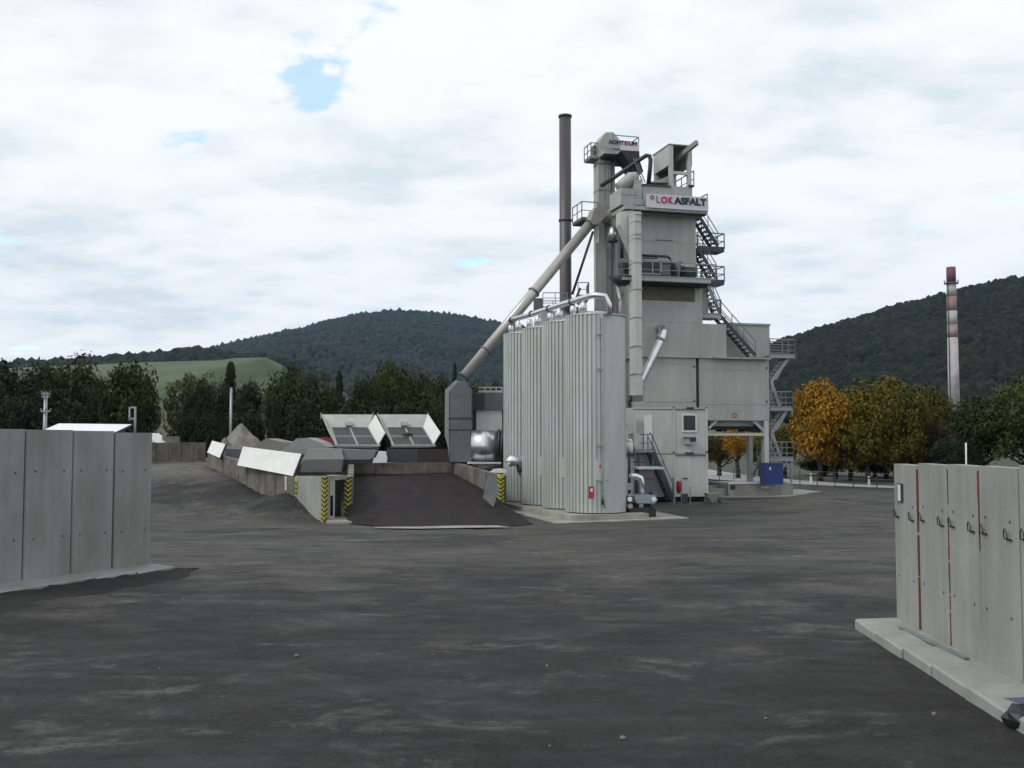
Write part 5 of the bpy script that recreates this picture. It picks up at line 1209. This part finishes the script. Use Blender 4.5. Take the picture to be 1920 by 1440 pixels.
p1_, p2_ = ta.lerp(tb, .14), ta.lerp(tb, .36); nn = -q.normalized() * .01
mb = MB(); mb.hexa([p1_ + nn + V3((0, 0, .3)), p1_ + nn * 2 + V3((0, 0, .3)), p2_ + nn * 2 + V3((0, 0, .3)), p2_ + nn + V3((0, 0, .3))], [p1_ + nn + V3((0, 0, 1.25)), p1_ + nn * 2 + V3((0, 0, 1.25)), p2_ + nn * 2 + V3((0, 0, 1.25)), p2_ + nn + V3((0, 0, 1.25))]); PR.part('door_panel', mb, glass)
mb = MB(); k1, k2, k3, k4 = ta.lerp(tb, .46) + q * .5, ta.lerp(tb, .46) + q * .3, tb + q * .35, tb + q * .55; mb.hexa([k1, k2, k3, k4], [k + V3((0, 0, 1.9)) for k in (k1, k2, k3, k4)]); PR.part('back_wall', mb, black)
mb = MB(); e1, e2 = G(612, 984), G(660, 984); e3, e4 = G(652, 974), G(618, 974)
mb.hexa([e1, e2, e3, e4], [e1 + V3((0, 0, .14)), e2 + V3((0, 0, .14)), e3 + V3((0, 0, .14)), e4 + V3((0, 0, .14))]); PR.part('step', mb, slab)
# chevron corner boards
def chevron(lb, P, h, dl_, dr2, w_=.24, style='V'):
    """two narrow boards meeting at a corner, with real striped paint strips"""
    th = Thing('chevron_board', lb, 'corner guard', base=tuple(P), group='yellow and black corner guards')
    dl_ = V3(dl_).normalized(); dr2 = V3(dr2).normalized(); P = V3(P)
    nl = V3((dl_.y, -dl_.x, 0)); nl = nl if nl.y < 0 else -nl; nr = V3((dr2.y, -dr2.x, 0)); nr = nr if nr.y < 0.05 and nr.x > -.99 else -nr
    yb = MB(); kb = MB(); n = int(h / .21)
    for (dv_, nn_) in ((dl_, nl), (dr2, nr)):
        up = V3((0, 0, 1)); o_ = nn_ * .02
        yb.hexa([P + o_, P + dv_ * w_ + o_, P + dv_ * w_, P], [P + o_ + up * h, P + dv_ * w_ + o_ + up * h, P + dv_ * w_ + up * h, P + up * h])
        sl = .16 if style == 'V' else (.16 if dv_ is dr2 else -.16)
        for k in range(n):
            z = k * h / n + .02; hh = h / n * .5
            z0, z1 = z, min(h - hh, max(0, z + sl)); o2 = nn_ * .026
            a, b2 = P + up * z0, P + dv_ * w_ + up * z1
            if b2.z - P.z + hh > h: continue
            kb.hexa([a + o2, b2 + o2, b2 + o_, a + o_], [a + o2 + up * hh, b2 + o2 + up * hh, b2 + o_ + up * hh, a + o_ + up * hh])
    th.part('board', yb, yellow); th.part('stripes', kb, blackp)
chevron('yellow and black chevron board on the front corner of the niche', (A3.x + .02, A3.y - .1, .03), 2.15, (-.92, .38, 0), (.85, .52, 0), .15)
chevron('yellow and black striped board at the left wall end of the ramp', (rA.x + .05, rA.y - .05, .05), 2.05, (-1, .1, 0), (1, .2, 0), .17)
chevron('yellow and black chevron board at the right wall end of the ramp', (rD.x + .02, rD.y - .08, .1), 1.95, (-.7, .5, 0), (1, .2, 0), .2)
pq = A3.lerp(B3, .2); chevron('small yellow and black board on the retaining wall below the long white flap', (pq.x + .05, pq.y - .1, 1.1), .95, (-.6, .8, 0), (.6, -.8, 0), .16)
# leaning dark plate at right ramp wall
mb = MB(); mb.plate([W(905, 934, 50.5), W(925, 952, 50.2), W(936, 915, 51.5), W(916, 885, 52)], .05)
single('steel_plate', mb, ductm, 'dark steel plate leaning on the right ramp wall', 'steel plate', base=tuple(W(925, 952, 50.2)))
# white flaps on retaining wall
def flap(lb, q, name='bin_flap'):
    mb = MB(); mb.plate(q, .05); th = Thing(name, lb, 'flap', base=tuple(q[0]), group='white flaps on the retaining wall'); th.part('sheet', mb, white)
    mb = MB(); n = (V3(q[1]) - V3(q[0])).cross(V3(q[-1]) - V3(q[0])).normalized()
    for (i, j) in ((1, 2),): mb.bar(V3(q[i]) + n * .02, V3(q[j]) + n * .02 , .06, .16)
    th.part('end_bracket', mb, black)
flap('long white tilted flap on top of the retaining wall', [W(446, 873, 54.7), W(552, 893.5, 49.6), W(568, 852, 50.4), W(457, 838, 55.4)])
flap('short white tilted flap at the far end of the retaining wall', [W(389.5, 849, 60), W(414, 860, 57.6), W(425, 834, 58.4), W(399, 827, 60.8)])
mb = MB(); p = W(536, 900, 50.6); mb.bar(W(536, 893, 50.3), W(536, 919, 50.3), .09)
single('drain_pipe', mb, white, 'short white downpipe on the retaining wall below the long flap', 'pipe', base=tuple(W(536, 919, 50.3)))
# grey bin covers behind
def cover(lb, pts, Y, d, m, name='bin_cover', cat='bin cover', group=None):
    P_ = [W(x, y, Y) for x, y in pts]; mb = MB(); mb.prism([(p.x, p.z) for p in P_], Y, Y + d); return single(name, mb, m, lb, cat, base=(P_[0].x, Y, P_[0].z), group=group)
gb = mat('grey_tarpaulin', (.27, .285, .275), .6, var=.2); gb2 = mat('brown_grey_tarpaulin', (.22, .21, .19), .7, var=.25)
cover('brown grey humped bin cover behind the long white flap', [(468, 848), (478, 835), (499, 822), (522, 827), (545, 830), (548, 850)], 62, 3, gb2, group='bin covers')
cover('paler grey humped bin cover left of the red container', [(515, 852), (540, 836), (556, 822), (575, 821), (600, 829), (614, 838), (614, 852)], 60.5, 3, gb, group='bin covers')
cover('low blue grey box between the two white flaps', [(420, 862), (423, 841), (452, 842), (458, 862)], 61, 2, mat('blue_grey_steel', (.10, .105, .13), .6), 'feed_box', 'feed box')
cover('red container end behind the left loading hopper', [(577, 838), (577, 820), (618, 820), (618, 838)], 66, 3, mat('faded_red', (.36, .05, .09), .6, var=.2), 'red_container', 'container')
# conveyor troughs below hoppers
cover('long pale grey conveyor trough under the left hopper', [(566, 861.5), (578, 841.5), (640, 841.5), (645, 861.5)], 58.6, 1.4, mat('trough_grey', (.30, .315, .30), .6, var=.15), 'conveyor_trough', 'conveyor', 'conveyor troughs')
cover('darker grey conveyor trough below the left hopper', [(645, 861.5), (645, 842), (706, 845), (700, 858), (692, 861.5)], 58.75, 1.2, mat('trough_dark', (.17, .185, .18), .6), 'conveyor_trough', 'conveyor', 'conveyor troughs')
cover('dark grey box beam under the pale conveyor trough', [(563, 885), (568, 863), (642, 863), (640, 885)], 58.0, 1.6, mat('beam_grey', (.13, .135, .135), .6), 'box_beam', 'beam')
cover('white bulk bag standing behind the ramp wall', [(698, 870), (702, 853), (710, 846), (723, 847), (726, 858), (725, 870)], 62.2, .8, mat('white_bag', (.75, .75, .8), .8), 'bulk_bag', 'bag')
# loading hoppers
FH = Frame((W(613, 838, 62.5).x, 62.5, 0), 4)
hop_p = mat('hopper_paint', (.42, .425, .39), .6, var=.22, vscale=1.5)
grid_m = mat('hopper_grid', (.24, .24, .22), .6, var=.3)
def hopper(lb, gx0, gx1, fx0, fx1, tx0, tx1, flapq, dirt):
    th = Thing('loading_hopper', lb, 'hopper', FH, tuple(FH.p((fx0 + fx1) / 2, 838, .5)), 'loading hoppers')
    h = lambda x, y, v: FH.p(x, y, v)
    gb0, gb1 = h(gx0, 802, 2.6), h(gx1, 802, 2.6); gf0, gf1 = h(fx0, 835, 0), h(fx1, 835, 0)
    t0, t1 = h(tx0, 777, 3.4), h(tx1, 777, 3.4)
    mb = MB(); mb.plate([gb0, gb1, t1, t0], -.06); th.part('back_plate', mb, hop_p)
    mb = MB(); mb.plate([gf0 + V3((0, 0, -.12)), gf1 + V3((0, 0, -.12)), gb1 + V3((0, 0, -.12)), gb0 + V3((0, 0, -.12))], .03); th.part('screen_bed', mb, grid_m)
    mb = MB()
    for k in range(17): mb.bar(gf0.lerp(gf1, k / 16), gb0.lerp(gb1, k / 16), .035, .08)
    for k in range(13): mb.bar(gf0.lerp(gb0, k / 12), gf1.lerp(gb1, k / 12), .035, .06)
    th.part('grid', mb, ductm)
    mb = MB(); mb.bar(gf0 - V3((.1, 0, 0)), gf1 + V3((.1, 0, 0)), .14, .14); mb.bar(gf0, gb0, .12); mb.bar(gf1, gb1, .12); mb.bar(gf0.lerp(gf1, .5), gb0.lerp(gb1, .5), .09, .12); mb.bar(gf0.lerp(gb0, .5), gf1.lerp(gb1, .5), .09, .12); th.part('rim', mb, hop_p)
    a, b_, c, d = [h(x, y, v) for x, y, v in flapq]
    mb = MB(); mb.plate([a, b_, c, d], .05); th.part('side_flap', mb, white if dirt else mat('flap_white', (.6, .61, .58), .5))
    mb = MB(); lf = [t0, h(tx0 + 14, 810, 2.2), h(fx0 - 5, 835, .1), gf0, gb0]; mb.plate([t0, h(fx0 - 14, 812, 1.0), gf0, gb0], .05); th.part('side_flap', mb, hop_p)
    m_ = t0.lerp(t1, .5).lerp(gb0.lerp(gb1, .5), .72); mb = MB(); mb.box(m_.x - .22, m_.x + .22, m_.y - .45, m_.y - .05, m_.z - .1, m_.z + .15); th.part('vibrator', mb, paintL)
    mb = MB()
    for p in (t0, t1): mb.bar(p - V3((0, 0, .3)), p + V3((0, 0, .12)), .06)
    th.part('hinge', mb, hop_p)
    # body under the screen
    z0 = gf0.z - .05; mb = MB(); mb.hexa([V3((gf0.x + .4, .6, z0 - 1.4)), V3((gf1.x - .4, .6, z0 - 1.4)), V3((gf1.x - .4, 2.2, z0 - 1.4)), V3((gf0.x + .4, 2.2, z0 - 1.4))], [V3((gf0.x, .1, z0 - .1)), V3((gf1.x, .1, z0 - .1)), V3((gb1.x, 2.6, z0 - .1)), V3((gb0.x, 2.6, z0 - .1))]); th.part('hopper_body', mb, dirt or ductm)
    mb = MB()
    for x in (gf0.x + .1, gf1.x - .1): mb.bar(V3((x, .2, z0 - .1)), V3((x, .2, 0)), .14)
    th.part('leg', mb, dgrey)
hopper('left open loading hopper with screen grid and pale back plate', 620, 691, 631, 710, 602, 700, [(691, 801, 2.6), (710, 834, 0.05), (723, 812, .2), (704.5, 778, 3.2)], None)
hopper('right open loading hopper beside the grey elbow duct', 724, 794, 737, 814, 708, 802, [(794.5, 801, 2.6), (814, 833, .05), (827, 812, .2), (803, 776.5, 3.2)], black)
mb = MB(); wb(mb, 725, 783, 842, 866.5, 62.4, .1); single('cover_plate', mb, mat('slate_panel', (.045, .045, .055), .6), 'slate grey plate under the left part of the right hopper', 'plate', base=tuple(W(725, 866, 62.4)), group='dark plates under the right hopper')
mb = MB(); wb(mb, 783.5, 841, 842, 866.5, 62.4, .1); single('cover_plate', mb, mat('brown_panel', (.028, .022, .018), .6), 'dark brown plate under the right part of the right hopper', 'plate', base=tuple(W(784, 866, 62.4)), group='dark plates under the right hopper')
mb = MB(); mb.tube(FH.p(764, 815, 1.4), FH.p(764, 815, 1.4) + V3((0, 0, .16)), .38, 14, .1)
single('dirt_clod', mb, dgrey, 'dark lump of material on the right hopper grid', 'lump', FH, tuple(FH.p(764, 815, 1.4)))

# elbow duct + drum
EL = Thing('elbow_duct', 'big dark grey elbow duct at the foot of the inclined pipe', 'duct', base=(W(858, 865, 61.5).x, 61.5, 0))
P_ = [(843, 866), (843, 734), (860, 714), (872, 714), (884, 729), (884, 866)]
mb = MB(); q = [W(x, y, 61.3) for x, y in P_]; mb.prism([(p.x, p.z) for p in q], 61.3, 63.0); EL.part('casing', mb, ductm)
mb = MB(); q = [W(x, y, 61.9) for x, y in [(834, 815), (835, 731), (855, 713), (860, 714), (842.5, 735), (842.5, 866), (850, 866), (840, 838)]]; mb.prism([(p.x, p.z) for p in q[:6] + [q[7]]], 61.7, 62.8); EL.part('side_casing', mb, galv)
mb = MB(); wb(mb, 841, 885, 783, 785, 61.25, 1.8); wb(mb, 841, 885, 805, 807, 61.25, 1.8); EL.part('flange', mb, dgrey)
mb = MB(); q = [W(x, y, 61.2) for x, y in [(846, 866), (842, 840), (846, 808), (882, 808), (884, 866)]]; mb.prism([(p.x, p.z) for p in q], 61.15, 61.29); EL.part('lower_cover', mb, ductm)
mb = MB(); a = W(848, 866, 61.6); mb.box(a.x, a.x + 1.2, 61.4, 62.8, 0, a.z - .01); EL.part('support', mb, dgrey)
DR = Thing('dryer_drum', 'shiny silver dryer drum with dark ring left of the silos', 'drum', base=(W(910, 865, 60.5).x, 61.6, 0))
a, b_, c = W(884, 835.5, 61.6), W(932, 836.5, 61.6), W(944, 837, 61.6); rd = 29.5 / FPX * 61
mb = MB(); mb.tube(a, b_, rd, 32); DR.part('shell', mb, alu)
mb = MB(); mb.tube(a.lerp(b_, .55), a.lerp(b_, .57), rd + .015, 32); DR.part('seam', mb, galv)
for t_ in (.05, .55): mb = MB(); mb.tube(b_.lerp(c, t_), b_.lerp(c, t_ + .35), rd + .1, 32); DR.part('tyre_ring', mb, dgrey)
mb = MB(); mb.tube(c, c + V3((3, 0, 0)), rd - .1, 24); DR.part('inner_section', mb, ductm)
mb = MB(); wb(mb, 876, 940, 866.5, 869.5, 60.7, 1.8); DR.part('cradle', mb, white)
mb = MB()
for px in (884, 925): a = W(px, 869.6, 61.2); mb.box(a.x, a.x + .3, 61.0, 61.6, 0, a.z)
DR.part('leg', mb, dgrey)
mb = MB(); wb(mb, 886, 938, 871, 884, 58.6, 1.2); p = W(897, 880, 58.3); mb.tube(p, p + V3((1.2, 0, .05)), .22, 12)
single('drive_unit', mb, blackp, 'black drive machinery below the silver drum', 'machine', base=tuple(W(900, 884, 58.6)))
mb = MB(); q = [W(x, y, 55.5) for x, y in [(917, 886), (925, 880), (940, 879), (949, 882), (947, 887)]]; mb.prism([(p.x, p.z) for p in q], 55.5, 56.3)
single('cloth_cover', mb, white, 'white crumpled sheet lying above the right chevron board', 'sheet', base=tuple(q[0]))
HS = Thing('filter_housing', 'dark grey horizontal housing between the elbow duct and the silos', 'housing', base=(W(900, 800, 63.5).x, 63.5, 0))
mb = MB(); wb(mb, 884.5, 960, 736, 768, 63.2, 3); HS.part('housing', mb, ductm)
mb = MB(); wb(mb, 884.5, 908, 737, 769, 63.05, .14); HS.part('door', mb, dgrey)
mb = MB(); wb(mb, 893, 941, 768.5, 808, 63.4, 2.5); HS.part('white_panel', mb, white)
mb = MB(); wb(mb, 884.5, 892.5, 768.5, 806, 63.3, .6); HS.part('vent_strip', mb, black)
mb = MB(); wb(mb, 865, 886, 722, 725, 62.2, 1.0); wb(mb, 868, 900, 728, 731, 63.2, 1); HS.part('walkway', mb, dgrey)
mb = MB(); a, b_ = W(898, 736, 63.3), W(941, 736, 63.3); mb.rail([a, b_], .32, .38, .035, ()); HS.part('railing', mb, paintL)
mb = MB(); wb(mb, 893, 960, 808.2, 900, 65, 2, 0); HS.part('support', mb, dgrey)

# gravel heap, shed, poles
def heap(name, lb, px, py, hw, Y, zb, m, seed=1, cat='gravel heap'):
    tp_ = W(px, py, Y); r = hw / FPX * Y; H = tp_.z - zb; mb = MB(); n, k = 40, 14
    for j in range(k + 1):
        for i in range(n):
            a = 2 * math.pi * i / n; t = j / k; rr = r * t
            nz = noise.noise(V3((math.cos(a) * t * 3 + seed, math.sin(a) * t * 3, seed))) * .28
            mb.v.append(V3((tp_.x + math.cos(a) * rr, Y + math.sin(a) * rr, zb + H * max(0, (1 - t ** 1.15) * (1 + nz)))))
    mb.f = [(j * n + i, j * n + (i + 1) % n, (j + 1) * n + (i + 1) % n, (j + 1) * n + i) for j in range(k) for i in range(n)]; mb.sm = [True] * len(mb.f)
    return single(name, mb, m, lb, cat, base=(tp_.x, Y, zb))
heap('gravel_heap', 'beige gravel heap below the bare mast', 452, 797, 70, 76, 1.8, gravel_m, 2)
heap('gravel_heap', 'lower pale gravel heap left of the mast foot', 425, 822, 42, 72, 1.8, gravel_m, 5)
SH = Thing('shed', 'small shed with a bright white sloping roof behind the left wall', 'shed', base=(W(165, 805, 66).x, 66, 0))
r0, r1, r2, r3 = W(84, 807, 62), W(218, 811, 62), W(247, 797, 68), W(111, 795.5, 68)
mb = MB(); mb.plate([r0, r1, r2, r3], .06); SH.part('roof', mb, roofm)
mb = MB(); mb.bar(r3, r2, .12); mb.bar(r3, r0, .12); mb.bar(r1, r2, .12); SH.part('roof_trim', mb, mat('dark_blue_trim', (.012, .015, .05), .5))
mb = MB(); mb.hexa([V3((r0.x + .3, 62.4, 0)), V3((r1.x - .2, 62.4, 0)), V3((r2.x - .3, 67.6, 0)), V3((r3.x + .3, 67.6, 0))], [V3((r0.x + .3, 62.4, r0.z - .1)), V3((r1.x - .2, 62.4, r1.z - .1)), V3((r2.x - .3, 67.6, r2.z - .1)), V3((r3.x + .3, 67.6, r3.z - .1))]); SH.part('wall', mb, conc_o)
UP = Thing('utility_pole', 'grey utility pole with three cross arms behind the left wall', 'utility pole', base=(W(86, 800, 70).x, 70, 0))
a = W(86, 735, 70); mb = MB(); mb.tube((a.x, 70, 0), a, .16, 10, .12); UP.part('post', mb, galv)
for py, hw in ((738, 8), (744, 7), (771, 9)):
    mb = MB(); mb.bar(W(86 - hw, py, 69.8), W(86 + hw, py, 69.8), .1); UP.part('cross_arm', mb, galv)
    mb = MB()
    for dx in (-hw, 0, hw): p = W(86 + dx, py, 69.8); mb.tube(p, p + V3((0, 0, .2)), .06, 8)
    UP.part('insulator', mb, conc_o)
a = W(433.5, 727, 78); mb = MB(); mb.tube((a.x, 78, 1.5), a, .11, 10, .09); single('mast', mb, galv, 'bare pale grey mast standing over the gravel heap', 'mast', base=(a.x, 78, 1.5))
TF = Thing('transformer_frame', 'grey pole with a square steel frame at the right end of the shed', 'pole frame', base=(W(250, 810, 69).x, 69, 0))
mb = MB(); a = W(254, 763, 69); mb.bar((a.x, 69, 0), a, .13); mb.bar(W(243, 763, 69), W(243, 788, 69), .1); TF.part('post', mb, galv)
mb = MB(); mb.bar(W(243, 764, 69), W(255, 764, 69), .1); mb.bar(W(241, 785, 69), W(256, 785, 69), .1); TF.part('cross_bar', mb, galv)

# foreground bits: dark rubble at the right wall foot, pebbles
mb = MB(); rn = random.Random(5); c = V3((5.75, 11.45, gz(0, 11.4)))
def rock(mb, c, r, sd_, fl=.6):
    rn = random.Random(sd_); n, k = 9, 6; o = []
    for j in range(k + 1):
        ph = math.pi * j / k
        for i in range(n):
            th_ = 2 * math.pi * i / n; rr = r * (1 + .3 * noise.noise(V3((math.cos(th_) * 2 + sd_, math.sin(th_) * 2, ph * 2))))
            o.append(c + V3((math.cos(th_) * math.sin(ph) * rr, math.sin(th_) * math.sin(ph) * rr, math.cos(ph) * rr * fl)))
    return mb.add(o, [(j * n + i, (j + 1) * n + i, (j + 1) * n + (i + 1) % n, j * n + (i + 1) % n) for j in range(k) for i in range(n)], False)
rock(mb, c + V3((0, 0, .1)), .19, 2, .8); rock(mb, c + V3((.25, -.1, .08)), .16, 3, .7)
single('asphalt_lump', mb, black, 'black asphalt lump against the end of the right wall foot', 'lump', base=tuple(c))
mb = MB(); rn = random.Random(9)
q = c + V3((.12, .0, .26)); mb.add([q + V3(v) for v in ((-.2, .25, .0), (.2, .32, .0), (.75, .2, -.02), (.7, -.25, -.06), (.2, -.18, -.04), (-.05, -.05, -.03), (.1, .1, .05), (.45, .02, .03))], [(0, 5, 6), (5, 4, 6), (4, 7, 6), (4, 3, 7), (3, 2, 7), (2, 1, 7), (1, 6, 7), (1, 0, 6)])
single('plastic_sheet', mb, mat('purple_sheet', (.07, .065, .12), .5), 'crumpled purplish sheet lying over the right wall foot', 'plastic sheet', base=tuple(c))
stones = []
proto = None
for k in range(26):
    rn2 = random.Random(k + 100); Y = rn2.uniform(8.5, 34) if k > 2 else (15.5, 11, 12)[k]; X = rn2.uniform(-.5, .42) * Y if k > 2 else (-3.3, 1.2, 5.0)[k]
    if X > 5.2 and Y < 19: X -= 5
    if X < -7.5 and Y < 27: X += 5
    r = rn2.uniform(.010, .024) if k > 2 else .04
    z = gz(X, Y) - .005
    if k < 5:
        mb = MB(); rock(mb, V3((0, 0, .3)), 1.0, k + 3, .6); o = finish('pebble', mb, gravel_m); stones.append(o.data)
    else:
        o = bpy.data.objects.new('pebble', stones[k % 5]); COL.objects.link(o)
    o.location = (X, Y, z); o.scale = (r, r * rn2.uniform(.6, 1.2), r); o.rotation_euler = (0, 0, rn2.uniform(0, 6))
    o['label'] = 'small loose stone lying on the dark asphalt yard'; o['category'] = 'stone'; o['group'] = 'loose stones on the yard'
# damp soil along the left wall foot, wall shadow painted into its colour
mb = MB(); n = 60; nrm = V3((.908, -.42, 0)); soil = mat('damp_soil_painted_shadow', (.013, .0125, .011), .95, var=.4, vscale=5, bump=1.0, bscale=14)
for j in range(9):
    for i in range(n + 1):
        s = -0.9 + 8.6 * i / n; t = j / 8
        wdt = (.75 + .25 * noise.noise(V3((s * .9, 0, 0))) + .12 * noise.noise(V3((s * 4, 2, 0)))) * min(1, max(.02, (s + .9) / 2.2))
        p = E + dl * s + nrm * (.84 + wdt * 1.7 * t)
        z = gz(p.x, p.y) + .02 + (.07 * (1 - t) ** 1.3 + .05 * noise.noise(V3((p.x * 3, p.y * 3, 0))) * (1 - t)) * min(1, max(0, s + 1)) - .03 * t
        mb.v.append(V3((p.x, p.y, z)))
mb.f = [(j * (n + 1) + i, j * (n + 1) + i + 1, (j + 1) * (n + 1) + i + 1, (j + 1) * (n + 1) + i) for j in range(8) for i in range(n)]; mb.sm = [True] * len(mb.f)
o = finish('soil_and_shadow', mb, soil); o['kind'] = 'stuff'; o['label'] = 'damp soil banked along the foot of the left wall, with the wall shadow painted in'; o['category'] = 'soil'

# ================================================================== haze
hz = bpy.data.materials.new('haze'); hz.use_nodes = True; t = hz.node_tree; t.nodes.clear()
o_ = t.nodes.new('ShaderNodeOutputMaterial'); pv = t.nodes.new('ShaderNodeVolumePrincipled')
pv.inputs['Color'].default_value = (.50, .68, .98, 1); pv.inputs['Density'].default_value = 0.000042; pv.inputs['Anisotropy'].default_value = 0.0
t.links.new(pv.outputs[0], o_.inputs['Volume'])
mb = MB(); mb.box(-3800, 4200, -500, 4000, -3, 620); o = finish('haze', mb, hz); o['kind'] = 'stuff'; o['label'] = 'thin bluish air over the whole valley'; o['category'] = 'haze'
